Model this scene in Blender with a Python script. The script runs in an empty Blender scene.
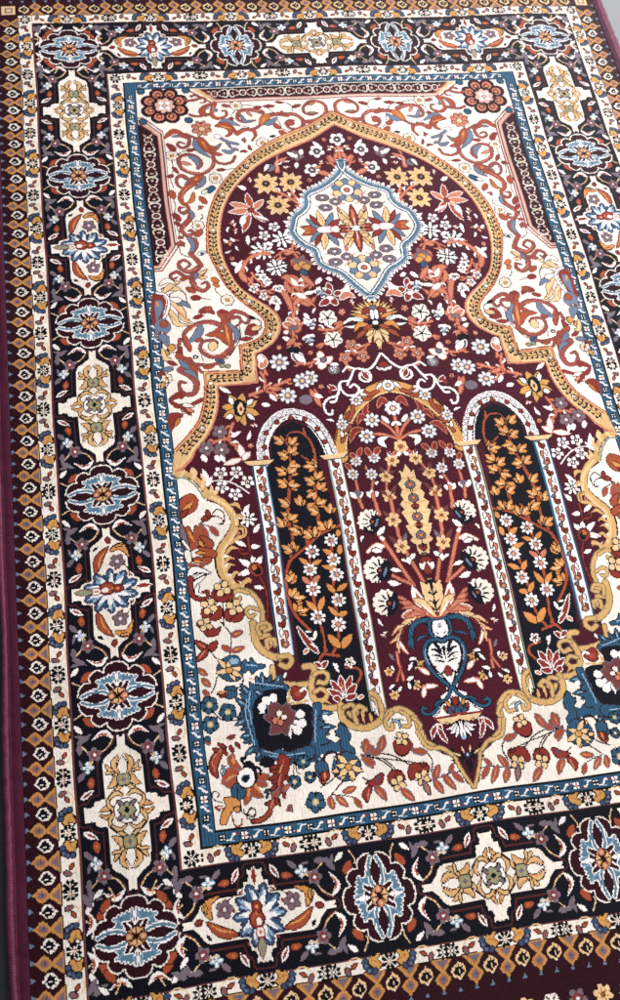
# A knotted prayer rug with a niche design lying on a grey floor.
# The rug is built knot by knot: its design is woven into a grid of yarn tufts
# (one small quad per tuft), and every tuft gets the yarn its place in the design asks for.
import math, random
import numpy as np

# ---------------------------------------------------------------- rug frame
# rug units: 1 = the spacing of the border rosettes. X runs across, Y along the rug.
# HS is the plane-to-picture mapping found from the rosettes; it is used only to read
# drawing coordinates of the flat design back into rug units.
HS = np.array([[8.32649968e+01, 2.21887049e+00, 3.16198430e+02],
               [-1.22153453e+00, 5.72703632e+01, 4.38710988e+01],
               [1.31653719e-02, -3.21806195e-02, 1.0]])
HI = np.linalg.inv(HS)
V = 0.974
KN = 104.0                       # tufts per rug unit
X0, X1, Y0, Y1 = -3.86, 3.86, -1.02, 11.0
NX = int(round((X1 - X0) * KN)); NY = int(round((Y1 - Y0) * KN))
G = np.zeros((NY, NX), np.uint8)      # yarn of each tuft
R = np.zeros((NY, NX), np.uint8)      # part each tuft belongs to
YARN = 'k m M w W g o r R b l y e p n v O t i a s h d f j q z x Y C'.split()
CI = {c: i for i, c in enumerate(YARN)}
AX = X0 + (np.arange(NX) + 0.5) / KN
AY = Y0 + (np.arange(NY) + 0.5) / KN

def inv(p):
    q = np.c_[p, np.ones(len(p))] @ HI.T
    return q[:, :2] / q[:, 2:3]

# ---------------------------------------------------------------- weaving
def win(lo, hi):
    a = max(0, int((lo[0] - X0) * KN) - 1); b = min(NX, int((hi[0] - X0) * KN) + 2)
    c = max(0, int((lo[1] - Y0) * KN) - 1); d = min(NY, int((hi[1] - Y0) * KN) + 2)
    return a, b, c, d

def fill(dst, p, val):
    a, b, c, d = win(p.min(0), p.max(0))
    if a >= b or c >= d: return
    gx = AX[a:b][None, :]; gy = AY[c:d][:, None]
    ins = np.zeros((d - c, b - a), bool)
    q = np.roll(p, -1, 0)
    for (x1, y1), (x2, y2) in zip(p, q):
        if y1 == y2: continue
        cond = (gy < y1) != (gy < y2)
        ins ^= cond & (gx < (x2 - x1) * (gy - y1) / (y2 - y1) + x1)
    dst[c:d, a:b][ins] = val

def stroke(dst, p, r, val):
    for k in range(len(p) - 1):
        A, B = p[k], p[k + 1]; ra, rb = r[k], r[k + 1]
        m = max(ra, rb, .5 / KN)
        a, b, c, d = win(np.minimum(A, B) - m, np.maximum(A, B) + m)
        if a >= b or c >= d: continue
        gx = AX[a:b][None, :] - A[0]; gy = AY[c:d][:, None] - A[1]
        D = B - A; L = D @ D + 1e-12
        t = np.clip((gx * D[0] + gy * D[1]) / L, 0, 1)
        dd = (gx - t * D[0]) ** 2 + (gy - t * D[1]) ** 2
        rr = np.maximum(ra + (rb - ra) * t, .52 / KN)
        dst[c:d, a:b][dd < rr * rr] = val

def smooth(p, closed=False, n=6):
    p = np.asarray(p, float)
    if len(p) < 3: 
        return np.array([p[0] + (p[-1] - p[0]) * t for t in np.linspace(0, 1, 7)]) if len(p) == 2 else p
    q = np.vstack([p[-1], p, p[0], p[1]]) if closed else np.vstack([2 * p[0] - p[1], p, 2 * p[-1] - p[-2]])
    out = []
    for i in range(len(q) - 3):
        a, b, c, d = q[i:i + 4]
        for t in np.arange(n) / n:
            out.append(.5 * (2 * b + (c - a) * t + (2 * a - 5 * b + 4 * c - d) * t * t + (3 * b - a - 3 * c + d) * t ** 3))
    if not closed: out.append(p[-1])
    return np.array(out)

def ring(c, rx, ry, ang=0., n=18):
    t = np.arange(n) * 2 * math.pi / n
    x, y = rx * np.cos(t), ry * np.sin(t)
    return np.c_[c[0] + x * math.cos(ang) - y * math.sin(ang), c[1] + x * math.sin(ang) + y * math.cos(ang)]

# ops: ('f', yarn, points) a filled outline, ('s', yarn, points, radii) a drawn line
def op_leaf(o, col, p, w):
    cs = col.split('/'); p = smooth(p, n=5)
    t = np.linspace(0, 1, len(p)); prof = np.sin(math.pi * (.06 + .94 * t)) ** .8 * (1 - .25 * t) * 1.1
    if len(cs) > 1: o.append(('s', cs[1], p, prof * w / 2 + OL))
    o.append(('s', cs[0], p, prof * w / 2))
    if len(cs) > 2: o.append(('s', cs[2], p[2:-2], prof[2:-2] * w / 9))

OL = .95 / KN
def petals(o, c, n, r0, rx, ry, col, a0=0., out=None):
    for pas in ((out, col) if out else (col,)):
        e = OL if (out and pas == out) else 0
        for k in range(n):
            a = a0 + 2 * math.pi * k / n
            o.append(('f', pas, ring((c[0] + r0 * math.cos(a), c[1] + r0 * math.sin(a)), rx + e, ry + e, a, 12)))

def flower(o, kind, c, r):
    d = lambda col, f, x=0, y=0: o.append(('f', col, ring((c[0] + x * r, c[1] + y * r), f * r, f * r, 0, 14)))
    pt = lambda n, r0, rx, ry, col, a0=0., out=None: petals(o, c, n, r0 * r, rx * r, ry * r, col, a0, out)
    def spokes(n, r0, r1, col, a0=0., w=0.):
        for k in range(n):
            a = a0 + 2 * math.pi * k / n; u = np.array([math.cos(a), math.sin(a)])
            o.append(('s', col, np.array([c + u * r0 * r, c + u * r1 * r]), np.array([w * r, w * r])))
    if kind == 'd':      # white daisy, eight petals
        pt(8, .64, .29, .2, 'W', .2); pt(8, .38, .14, .07, 's', .2); d('o', .26); d('Y', .13)
    elif kind == 'D':    # grey-white daisy with a pale heart
        pt(8, .66, .34, .25, 's', .2, 'i'); pt(8, .7, .24, .15, 'W', .2); d('y', .4); d('t', .22)
    elif kind == 's':    # small white ring of petals
        pt(5, .62, .3, .3, 'W', .4); pt(5, .3, .14, .1, 's', .4); d('n', .36); d('W', .2); d('R', .11)
    elif kind == 'S':    # the same in salmon
        pt(5, .6, .4, .36, 'p', .3); d('m', .46); d('Y', .32); d('m', .14)
    elif kind == 'g':    # jagged golden blossom
        for k in range(9):
            a = 2 * math.pi * k / 9 + .2; L_ = r * (1.12 if k % 2 else .95); u = np.array([math.cos(a), math.sin(a)]); v_ = np.array([-u[1], u[0]])
            P = lambda f, g: np.array(c) + u * f * L_ + v_ * g * r
            o.append(('f', 't', np.array([P(.1, -.2), P(.45, -.21), P(.5, -.3), P(.66, -.14), P(.74, -.2), P(1., 0), P(.74, .2), P(.66, .14), P(.5, .3), P(.45, .21), P(.1, .2)])))
        spokes(9, .25, .7, 'g', .2, .04); d('g', .36); d('i', .28); d('y', .13)
    elif kind == 'G':    # small golden daisy
        pt(6, .6, .4, .3, 't', .3); d('t', .35); spokes(6, .2, .5, 'o', .3, .02); d('n', .24); d('o', .13)
    elif kind == 'c':    # outlined pale blossom of the cream ground
        pt(7, .62, .32, .3, 'w', .2, 'n'); pt(7, .62, .22, .18, 'w', .2); spokes(7, .55, .7, 'g', .2, .08); d('n', .38); d('g', .28)
    elif kind == 'y':    # white blossom, grey heart
        pt(5, .62, .36, .36, 'W', .3); d('i', .5); d('y', .42); spokes(6, 0, .36, 'i', .1); d('W', .12)
    elif kind == 'h':    # grey blossom on cream
        pt(5, .6, .36, .33, 'y', .3, 'h'); d('h', .42); d('s', .26); d('W', .13)
    elif kind == 'M':    # round palmette of alternating petals
        for k in range(10):
            a = 2 * math.pi * k / 10 + .3; e = np.array([math.cos(a), math.sin(a)])
            o.append(('f', 'n', ring(c + e * r * .72, r * .28 + OL, r * .24 + OL, a, 12)))
        for k in range(10):
            a = 2 * math.pi * k / 10 + .3; e = np.array([math.cos(a), math.sin(a)])
            o.append(('f', 'tf'[k % 2], ring(c + e * r * .72, r * .28, r * .24, a, 12)))
        d('n', .5); d('W', .42); d('R', .2); d('p', .1)
    elif kind == 'x':    # white star with black lines
        pt(8, .5, .52, .3, 'i', .2); pt(8, .66, .34, .15, 'W', .2); pt(4, .36, .3, .12, 'W', .2); d('i', .22); d('W', .12)
    elif kind == 't':    # cream blossom with black star
        pt(5, .55, .42, .42, 'w', .3); d('w', .5); spokes(5, 0, .8, 'k', .3, .06); d('k', .18)
    elif kind == 'k':    # dark rosette of the guard stripes
        pt(8, .64, .36, .235, 'i', math.pi / 8); pt(8, .34, .16, .07, 'i', math.pi / 8); spokes(8, .3, .5, 'w', 0, .02); d('p', .2); d('w', .12)
    elif kind == 'b':    # blue blossom
        pt(5, .56, .46, .42, 'b', .5, 'i'); spokes(5, .45, 1., 'i', .5 + math.pi / 5); d('e', .4); d('t', .26)
    elif kind == 'q':    # blue and white cross blossom
        pt(4, .58, .46, .34, 'l', 0); pt(4, .58, .34, .2, 'W', 0); d('l', .4); d('W', .28); d('b', .14)
    elif kind == 'u':    # plum blossom
        pt(5, .6, .42, .38, 'y', .3); pt(5, .3, .3, .25, 'R', .9); d('y', .3); d('W', .18)
    elif kind == 'z':    # tiny blossom of the blue stripe
        pt(4, .6, .46, .46, 'i', math.pi / 4); pt(4, .5, .36, .34, 'W', math.pi / 4); spokes(4, .1, .9, 'i'); d('p', .24)
    elif kind == 'Z':
        pt(4, .6, .5, .5, 'i', math.pi / 4); pt(4, .5, .22, .22, 'W', math.pi / 4); d('i', .2)
    elif kind == 'J':    # little golden cross blossom
        pt(4, .58, .44, .36, 't', .5, 'n'); spokes(4, 0, 1., 'n', .5 + math.pi / 4, .03); d('n', .22); d('w', .12)
    elif kind == 'B':    # blue bud with white tips
        pt(3, .5, .45, .3, 'W', -2.4); d('n', .62); d('f', .5); spokes(3, .1, .6, 'W', .6, .06); d('s', .2)
    elif kind == 'P':    # peony: a fan of cream petals over a dark calyx
        D0 = math.radians(205); u0 = np.array([math.cos(D0), math.sin(D0)])
        for k in range(9):
            a = D0 + math.radians(-112 + 28 * k); o.append(('f', 'w', ring((c[0] + .62 * r * math.cos(a), c[1] + .62 * r * math.sin(a)), .36 * r, .23 * r, a, 12)))
        o.append(('f', 'w', ring((c[0] + u0[0] * .15 * r, c[1] + u0[1] * .15 * r), .6 * r, .6 * r)))
        e = np.array(c) - u0 * r * .32
        for k in range(7):
            a = D0 + math.radians(-90 + 30 * k); v_ = np.array([math.cos(a), math.sin(a)])
            o.append(('s', 'k', np.array([e, e + v_ * r * .85]), np.array([.1 * r, .045 * r])))
        o.append(('f', 'k', ring(e - u0 * .1 * r, .42 * r, .62 * r, D0))); o.append(('f', 'f', ring(e - u0 * .26 * r, .1 * r, .36 * r, D0)))
        o.append(('f', 'w', ring(e + u0 * .2 * r, .3 * r, .3 * r))); o.append(('f', 'k', ring(e + u0 * .08 * r, .26 * r, .3 * r))); o.append(('f', 'r', ring(e + u0 * .1 * r, .12 * r, .12 * r)))

def draw(text, origin=None, lw=1., sw=1., fs=1., barbs=False):
    """Read drawing lines into ops in rug units (relative to origin when given)."""
    o = []; ox = oy = 0.; z = 4.
    def tr(s, mul=1.):
        p = np.array([[float(v) for v in q.split(',')] for q in s.split()])
        return inv(np.c_[ox + p[:, 0] / z, oy + p[:, 1] / z])
    for ln in text.strip().splitlines():
        for ln in ln.split(';'):
            ln = ln.strip()
            if not ln: continue
            if ln[0] == '@':
                h = [float(v) for v in ln[1:].split(',')]; ox, oy = h[:2]; z = h[2] if len(h) > 2 else 4.; continue
            if ln[0] == '#': continue
            k, rest = ln.split(None, 1)
            if k in 'PQ':
                col, pts = rest.split(None, 1); cs = col.split('/')
                p = tr(pts)
                if k == 'Q': p = smooth(p, True)
                if len(cs) > 1:
                    pc = np.vstack([p, p[:1]]); wd = float(cs[2]) if len(cs) > 2 else 0
                    if wd:
                        q = tr(pts); wd *= scale(ox, oy, z, pts)
                    o.append(('s', cs[1], pc, np.full(len(pc), max(OL, wd / 2))))
                o.append(('f', cs[0], p)); continue
            if k in 'STL':
                col, w, pts = rest.split(None, 2); s = scale(ox, oy, z, pts); w = float(w) * s * (lw if k == 'L' else sw); p = tr(pts)
                if k == 'L': op_leaf(o, col, p, w); continue
                p = smooth(p); cs = col.split('/'); n = len(p)
                rr = np.full(n, w / 2) if k == 'S' else np.linspace(w / 2, w / 9, n)
                if len(cs) > 1: o.append(('s', cs[1], p, rr + OL))
                o.append(('s', cs[0], p, rr))
                if barbs and cs[0] == 'p' and len(cs) > 1:
                    if w > .05: o.append(('s', 'Y', p[1:-1], rr[1:-1] * .3))
                    dd = np.r_[0, np.cumsum(np.hypot(*np.diff(p, axis=0).T))]; sg = 1
                    for q_ in np.arange(.05, dd[-1] - .02, .062):
                        i_ = min(np.searchsorted(dd, q_) - 1, n - 2); t_ = (p[i_ + 1] - p[i_]) / (np.hypot(*(p[i_ + 1] - p[i_])) + 1e-9)
                        v_ = np.array([-t_[1], t_[0]]) * sg; a_ = p[i_] + v_ * w * .4
                        op_leaf(o, 'p' if sg > 0 else 'W', np.array([a_, a_ + t_ * .025 + v_ * .03, a_ + t_ * .055 + v_ * .036]), .024)
                        sg = -sg
                continue
            if k == 'E':
                col, r, pts = rest.split(None, 2); s = scale(ox, oy, z, pts); cs = col.split('/')
                rr = [float(v) * s for v in r.split(',')]; rr = rr if len(rr) == 2 else rr * 2
                for c in tr(pts):
                    if len(cs) > 1: o.append(('f', cs[1], ring(c, rr[0] + OL, rr[1] + OL)))
                    o.append(('f', cs[0], ring(c, rr[0], rr[1])))
                continue
            if k == 'F':
                kd, r, pts = rest.split(None, 2); s = scale(ox, oy, z, pts)
                for c in tr(pts): flower(o, kd, c, float(r) * s * fs)
                continue
            raise ValueError(ln)
    if origin is not None:
        c = inv(np.array([origin]))[0]
        o = [(a[0], a[1], a[2] - c) + tuple(a[3:]) for a in o]
    return o

def scale(ox, oy, z, pts):
    x, y = [float(v) for v in pts.split()[0].split(',')]
    p = np.array([[ox + x / z, oy + y / z]]); e = inv(np.vstack([p, p + [1, 0], p + [0, 1]]))
    return 1 / z * math.sqrt(abs(np.linalg.det(np.c_[e[1] - e[0], e[2] - e[0]])))

def run(ops, maps):
    for M, t in maps:
        for a in ops:
            p = a[2] @ M.T + t
            if a[0] == 'f': fill(G, p, CI[a[1]])
            else: stroke(G, p, a[3], CI[a[1]])

def runo(ops, maps):             # layer by layer over all mirrored copies
    for a in ops: run([a], maps)

I2 = np.eye(2); MX = np.diag([-1., 1.]); MY = np.diag([1., -1.]); Z2 = np.zeros(2)
RT = np.array([[0., 1.], [1., 0.]])         # swaps across and along
BOTH = [(I2, Z2), (MX, Z2)]
def at(x, y, *Ms):
    M = I2
    for m in Ms: M = M @ m
    return (M, np.array([x, y]))
def quad(x, y, pre=I2): return [(pre @ m, np.array([x, y])) for m in (I2, MX, MY, MX @ MY)]
def box(dst, x0, y0, x1, y1, val):
    a, b, c, d = [int(round(v)) for v in ((x0 - X0) * KN, (x1 - X0) * KN, (y0 - Y0) * KN, (y1 - Y0) * KN)]
    dst[max(c, 0):max(d, 0), max(a, 0):max(b, 0)] = val

# ---------------------------------------------------------------- ground bands
UX = 3.99
def bands():
    G[:] = CI['M']
    box(G, -3.582, -.568, 3.582, 10.30, CI['i'])
    box(G, -3.57, -.556, 3.57, 10.29, CI['w'])
    box(G, -3.414, -.421, 3.414, 10.181, CI['h'])
    box(G, -3.403, -.410, 3.403, 10.17, CI['k'])
    box(G, -2.606, .408, 2.606, 9.316, CI['h'])
    box(G, -2.594, .419, 2.594, 9.305, CI['w'])
    box(G, -2.424, .562, 2.424, 9.178, CI['i'])
    box(G, -2.412, .574, 2.412, 9.166, CI['b'])
    box(G, -2.292, .683, 2.292, 9.064, CI['i'])
    box(G, -2.28, .695, 2.28, 9.052, CI['w'])
    # ribbed weave of the blue stripe: alternate warp columns a shade darker
    for (a, b, c, d) in ((-2.412, .574, -2.292, 9.166), (2.292, .574, 2.412, 9.166), (-2.412, .574, 2.412, .683), (-2.412, 9.064, 2.412, 9.166)):
        i0, i1 = int((a - X0) * KN), int((b - Y0) * KN); 
    # parts
    R[:] = 1
    box(R, -3.576, -.562, 3.576, 10.295, 2)
    box(R, -3.412, -.418, 3.412, 10.178, 3)
    box(R, -2.602, .414, 2.602, 9.312, 4)
    box(R, -2.418, .568, 2.418, 9.172, 5)
    box(R, -2.286, .689, 2.286, 9.058, 6)

ROSETTE = draw('''@60,640,5
P M 275,445 295,445 330,435 352,415 358,390 390,400 415,385 430,360 425,338 455,330 478,300 483,268 483,258 275,258
S w 7 272,446 295,446 330,437 352,416 358,390
S w 7 358,390 390,401 416,386 431,360 425,338
S w 7 425,338 455,330 478,300 483,266
Q d/W/4 322,276 335,292 350,318 356,330 340,338 318,338 302,352 302,388 312,384 317,370 331,376 336,362 350,368 353,355 368,360 373,348 390,348 392,338 378,330 384,308 410,300 440,286 466,264 440,268 400,285 360,284 340,276
S l 4 352,318 366,334 388,342
S l 4 312,350 310,380
S l 4 356,294 410,294 452,272
S d/W 13 326,276 350,290 392,290 432,280 462,264
Q M 338,268 355,276 388,282 418,276 434,264 418,255 338,255
L W 9 290,322 306,346
L W 8 288,330 292,380
L W 6 310,312 330,330
''', (117, 694.4))
ROSETTE_HEART = draw('''@60,640,5
E n 50,50 285,272
E p/n 21,19 262,250 308,246 262,298 308,294
E x 17,15 285,238 285,306
E x 13,11 262,250 308,246 262,298 308,294
E p/n 20,18 246,275 324,270
E x 10,9 246,275 324,270
S n 4 250,240 320,304
S n 4 320,240 250,304
S n 4 285,230 285,314
E i 14,11 286,272
''', (117, 694.4))

GOLD_CARTOUCHE = draw('''@0,750
P w 333,230 333,258 343,280 378,288 384,304 428,306 440,455 452,478 478,490 498,506 516,520 528,552 545,552 532,230
''', (126.5, 809))
CART_EDGE = '''@0,750
S %s %d 332,236 334,258 343,280 378,288
S %s %d 378,288 384,304 428,306
S %s %d 428,306 440,455 452,478 478,492 
S %s %d 478,492 498,506 514,522 528,552
'''
def cart_edge(col, w): return draw(CART_EDGE % ((col, w) * 4), (126.5, 809))
C_E1, C_E2, C_E3 = cart_edge('v', 50), cart_edge('k', 35), cart_edge('i', 6)
GOLD_FILL = draw('''@66,750,5
L x/n 27 248,302 205,336 158,328
S x/n 17 232,318 211,348 212,376 235,398 268,420 304,444
L x/n 20 218,384 262,402 300,376
L O 6 225,325 190,334 166,330
L x/n 36 248,112 240,150 204,182
L x/n 24 256,112 220,88 194,56
L x/n 30 268,100 236,50 262,2
L x/n 14 240,96 205,100 188,100
L w/n 34 284,100 274,60 284,4
L O 6 240,120 232,150 214,172
L O 6 258,90 246,50 260,16
Q e/n/3 290,104 316,106 322,132 316,158 290,160 264,158 258,132 264,106
E y 12,12 290,132
E g 5,5 276,118 276,146 304,118 304,146
''', (126.4, 809.4), .84, .9)
GOLD_HEART = draw('''@66,750,5
Q W/n/3 302,230 330,236 356,250 372,290 352,340 330,358 302,366 274,360 246,342 232,300 250,252 276,238
Q e/n/3 302,252 318,262 342,252 336,276 350,296 336,318 346,342 320,334 302,346 284,336 258,344 268,320 254,298 266,276 256,254 284,262
L y/n 22 322,268 352,240
L y/n 22 282,268 250,246
L y/n 22 322,328 352,350
L y/n 22 282,328 250,352
S g 4 276,272 328,324
S g 4 328,272 276,324
E i 14,17 302,297
''', (126.4, 809.4), .84, .9)

BLUE_FILL = draw('''@60,540,5
L r/n 40 164,166 180,100 226,42
L O 10 176,150 186,100 210,64
L k 16 150,60 176,42
L O/n 30 240,60 290,40 328,92
L o 9 262,56 300,62
L g/n 12 262,40 300,36
F h 38 270,116
S n 5 300,126 322,150 330,170
L R/n 22 222,0 232,24
L w 20 334,172 352,200
L R 10 330,176 345,190
''', (108, 592.4))
BLUE_HEART = []
def _bh():
    o = BLUE_HEART
    for k in range(10):
        a = 2 * math.pi * (k + .5) / 10; e = 1.0 + .1 * abs(math.cos(a)); u = np.array([math.cos(a) * e, math.sin(a) * .95]); q = np.array([-u[1], u[0]])
        P = lambda r, s: u * r + q * s
        pet = lambda f, tip: smooth([P(.07, -.012), P(.12, -.040 * f), P(.165, -.058 * f), P(.172, -.034 * f), P(.2, -.034 * f), P(tip, 0), P(.2, .034 * f), P(.172, .034 * f), P(.165, .058 * f), P(.12, .04 * f), P(.07, .012)], True, 4)
        o.append(('f', 'i', pet(1.16, .236))); o.append(('f', 'a', pet(1., .226))); 
        o.append(('s', 'b' if k % 2 else 'l', np.array([P(.1, -.012), P(.16, -.03)]), np.array([.008, .011])))
        o.append(('s', 'W', np.array([P(.07, .006), P(.12, .01), P(.17, .012)]), np.array([.022, .02, .009])))
        o.append(('s', 'l', np.array([P(.15, .0), P(.2, .0)]), np.array([.01, .007])))
        if k % 2: o.append(('f', 'R', ring(P(.215, .055), .013, .013)))
    T = draw('''@60,540,5
E R/n 38,32 222,250
E r 30,24 222,250
E w/R 17,13 212,258
E R/n 26,20 274,250
E O 9,7 274,250
E o 7,7 246,248
E w/R 22,16 166,264
E p 9,7 168,264
L e/R 30 142,268 60,272
L R/w 22 372,242 442,236
''', (108, 592.4))
    o += T
_bh()

FILLER = draw('''@465,750
S t 5 250,345 280,338 300,345
S t 5 300,295 330,300 345,310
L W/n 24 122,316 160,362
L R 11 128,324 154,356
L r/n 26 168,352 206,352
E o 6,6 182,352
L y 22 186,300 224,326
F q 25 240,334
L y 24 286,296 330,292
L y 12 262,300 232,312
''', (490, 876))
FILLER2 = draw('''@60,640,5
S t 5 118,26 95,60 76,84
S t 5 160,40 196,54 222,84 224,98
S t 5 50,222 90,238 112,232
S t 5 108,-30 112,0 124,14
L W 26 226,94 186,128 126,106
L p 11 206,108 176,122 144,112
L R 5 200,116 160,122
L y 30 58,106 122,132
L y 18 48,142 100,120
L W/n 24 50,188 82,146
L r/n 36 142,172 96,218
F u 36 130,36
''', (108, 592.4))

FILLER3 = [a for a in FILLER2 if a[2][:, 1].min() > .585]

def border():
    ys = [j * V for j in range(11)]
    for x in (-3, 3):
        for j in range(1, 10, 2):
            for f in (C_E1, C_E2): runo(f, quad(x, ys[j]))
            runo(FILLER, quad(x, ys[j], RT)); runo(FILLER2, quad(x, ys[j]))
    for y in (0, 10 * V):
        for x in (-2, 0, 2):
            for f in (C_E1, C_E2): runo(f, quad(x, y, RT))
            runo(FILLER, quad(x, y)); runo(FILLER2, quad(x, y, RT))
    for x in (-3, 3):                      # the outer corners
        for y, m in ((-V, I2), (11 * V, MY)): runo(FILLER3, [at(x, y, m), at(x, y, m, MX)])
        sx = 1 if x > 0 else -1
        for y, m in ((0, RT), (10 * V, RT)):
            for f in (I2, MY): runo([a for a in FILLER3 if a[0] == 's'], [(f @ np.diag([-sx, 1.]) @ m, np.array([x + sx * 1.0, y]))])
    n = 0
    def cart(x, y, gold, side):
        nonlocal n
        pre = I2 if side else RT
        tp = (I2 if x < 0 else MX) if side else MY @ RT
        runo(GOLD_CARTOUCHE, quad(x, y, pre)); runo(C_E3, quad(x, y, pre))
        runo(GOLD_CARTOUCHE, [(np.diag([.985, .985]) @ m, t) for m, t in quad(x, y, pre)])
        for a in GOLD_CARTOUCHE:
            for m, t in quad(x, y, pre): fill(R, a[2] @ (m * 1.02).T + t, 50 + n)
        if gold:
            runo(GOLD_FILL, quad(x, y, pre * .93)); runo(GOLD_HEART, [at(x, y, pre * .9)])
        else:
            for a in (I2, MY): runo(BLUE_FILL, [at(x, y, tp, a)])
            runo(BLUE_HEART, [at(x, y, tp)])
        PARTS[50 + n] = ('cartouche', 3); n += 1
    def ros(x, y, side):
        nonlocal n
        pre = I2 if side else RT
        runo(ROSETTE, quad(x, y, pre)); runo(ROSETTE_HEART, [at(x, y, pre * .84)])
        for m, t in quad(x, y, pre): fill(R, ROSETTE[0][2] @ (m * 1.03).T + t, 50 + n)
        PARTS[50 + n] = ('rosette', 3); n += 1
    for x in (-3, 3):
        for j in range(11):
            if j % 2: cart(x, ys[j], j in (1, 5, 9), True)
            else: ros(x, ys[j], True)
    for y in (0, 10 * V):
        for i in range(-2, 3):
            if i % 2: ros(i, y, False)
            else: cart(i, y, i == 0, False)
PARTS = {}

LOZENGE = draw('''@10,760,8.378
P C/n 134,372 168,350 192,318 224,300 254,320 282,352 318,312 372,262 378,440 318,402 284,380 252,410 226,430 192,410 168,384
P o 168,370 194,336 226,322 252,342 268,364 252,388 226,406 194,392
P y 184,370 200,346 226,334 246,350 258,365 246,380 226,394 202,388
P o 296,364 366,296 370,412
P y 308,364 364,312 368,402
E h 9,14 226,364
''', (53.8, 803.7))
def drop(c): return draw('''@10,760,8.378
Q %s/n 206,234 218,212 224,188 250,170 286,168 310,192 322,208 344,216 330,232 318,256 290,276 256,278 230,260
Q k 232,226 240,198 266,178 280,198 302,192 296,212 318,222 300,236 306,256 280,252 264,272 242,252
L %s 10 250,234 276,228
P k 216,226 236,228 236,240 216,240
E W 8,7 208,234
''' % (c, c), (53.8-.15, 787.4))
DROP = drop('w'); DROP_END = drop('t')
TRI = draw('''@0,750
P f 92,205 112,215 92,226
''', (54, 804))
GUARD_SIDE = draw('''@0,750
S i 5 290,308 298,296 286,284
Q g/n 250,288 260,264 280,248 298,260 303,292 282,284 266,302
S o 4 270,294 284,262
E a/n 11,11 244,272 248,252 262,240 280,234
E f 5,5 246,250 264,238
E b 5,5 243,272 279,233
L i 9 296,262 306,282
S t 4 290,222 298,190 284,165 262,150
L r/n 13 264,182 278,202
L y/n 18 240,172 268,160
L r 8 248,172 262,162
F k 32 258,110
''', (68, 833.25))
GUARD_HEART = draw('''@0,750
F k 33 272,333
''', (68, 833.25))
def outer():
    # crenellated outer guard
    for y in np.arange(8.6 - 40 * .2507, 10.5, .2507):
        if y < -.6 or y > 10.3: continue
        for f in (I2, MX): runo(LOZENGE, [at((-1 if f is I2 else 1) * 3.582, y, f)])
    for y in np.arange(8.6 - 40 * .2507 - .12535, 10.45, .2507):
        if y < -.5 or y > 10.25: continue
        for f in (I2, MX): runo(DROP, [at((-1 if f is I2 else 1) * 3.582, y, f)])
    for y in np.arange(8.6 - 40 * .2507, 10.7, .12535):
        if y < -.75: continue
        for f in (I2, MX): runo(TRI, [at((-1 if f is I2 else 1) * 3.578, y, f)])
    S = np.diag([1.0, 1.108])
    for k in range(-12, 13):
        runo(LOZENGE, [(RT @ S, np.array([k * .278, -.568])), (MY @ RT @ S, np.array([k * .278, 10.30]))])
    for k in range(-13, 13):
        x = (k + .5) * .278
        runo(DROP_END, [(RT @ S, np.array([x, -.568])), (MY @ RT @ S, np.array([x, 10.30]))])
    for k in range(-26, 27):
        x = k * .139
        runo(TRI, [(RT, np.array([x, -.566])), (MY @ RT, np.array([x, 10.30]))])
    for sx in (-1, 1):          # corner blocks
        for y in (-.66, 10.39):
            box(G, sx * 3.68 - .08, y - .07, sx * 3.68 + .08, y + .07, CI['t'])
            box(G, sx * 3.68 - .05, y - .045, sx * 3.68 + .05, y + .045, CI['y'])
            box(G, sx * 3.68 - .03, y - .028, sx * 3.68 + .03, y + .028, CI['t'])
    # flowered stripe at both ends
    for y in (-.93, 10.76):
        for k in range(-16, 17):
            x = k * .22
            c = np.array([x + .06, y]); o = []
            if k % 3 == 0: flower(o, 'G', c, .085)
            elif k % 3 == 1: flower(o, 't', c, .08)
            else: flower(o, 'u', c, .08)
            runo(o, [(I2, Z2)])
    # cream guard stripes
    def guard(x, y, pre, s):
        runo(GUARD_SIDE, [(pre @ np.diag([1, s]), np.array([x, y])), (pre @ np.diag([1, -s]), np.array([x, y]))])
        runo(GUARD_HEART, [(pre, np.array([x, y]))])
    for k in range(-3, 10):
        y = 5.307 + (k - 4) * .893
        if -.4 < y < 10.2:
            guard(-3.493, y, I2, .93); guard(3.493, y, MX, .93)
        y = 5.306 + (k - 4) * .8765
        if .6 < y < 9.2:
            guard(-2.505, y, I2, .91); guard(2.505, y, MX, .91)
    for x in range(-3, 4):
        guard(x, -.49, RT, 1.03); guard(x, 10.235, RT @ MX, 1.03)
        if abs(x) < 3:
            guard(x, .49, RT, 1.03); guard(x, 9.24, RT @ MX, 1.03)
    for x in (-3.49, 3.49):
        for y in (-.49, 10.235): o = []; box(G, x - .075, y - .06, x + .075, y + .06, CI['w']); flower(o, 'k', np.array([x, y]), .07); runo(o, [(I2, Z2)])
    for x in (-2.505, 2.505):
        for y in (.49, 9.24): o = []; box(G, x - .08, y - .06, x + .08, y + .06, CI['w']); flower(o, 'k', np.array([x, y]), .07); runo(o, [(I2, Z2)])
    # blue stripe
    sq = lambda x, y, M: runo([('s', 'W', smooth([(-.155, .025), (-.12, .02), (-.09, -.02), (-.055, -.022)]), np.linspace(.004, .011, 19)),
                               ('s', 'l', smooth([(-.12, .035), (-.085, .03)]), np.full(7, .005)), ('f', 'R', ring((-.06, -.02), .012, .012))],
                              [(M, np.array([x, y])), (M @ MX @ MY, np.array([x, y]))])
    for k in range(-12, 13):
        x = k * .186
        for y in (.629, 9.115):
            o = []; flower(o, 'z' if k % 2 else 'Z', np.array([x, y]), .042 if k % 2 else .036); runo(o, [(I2, Z2)])
            if k % 2: sq(x, y, I2)
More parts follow.
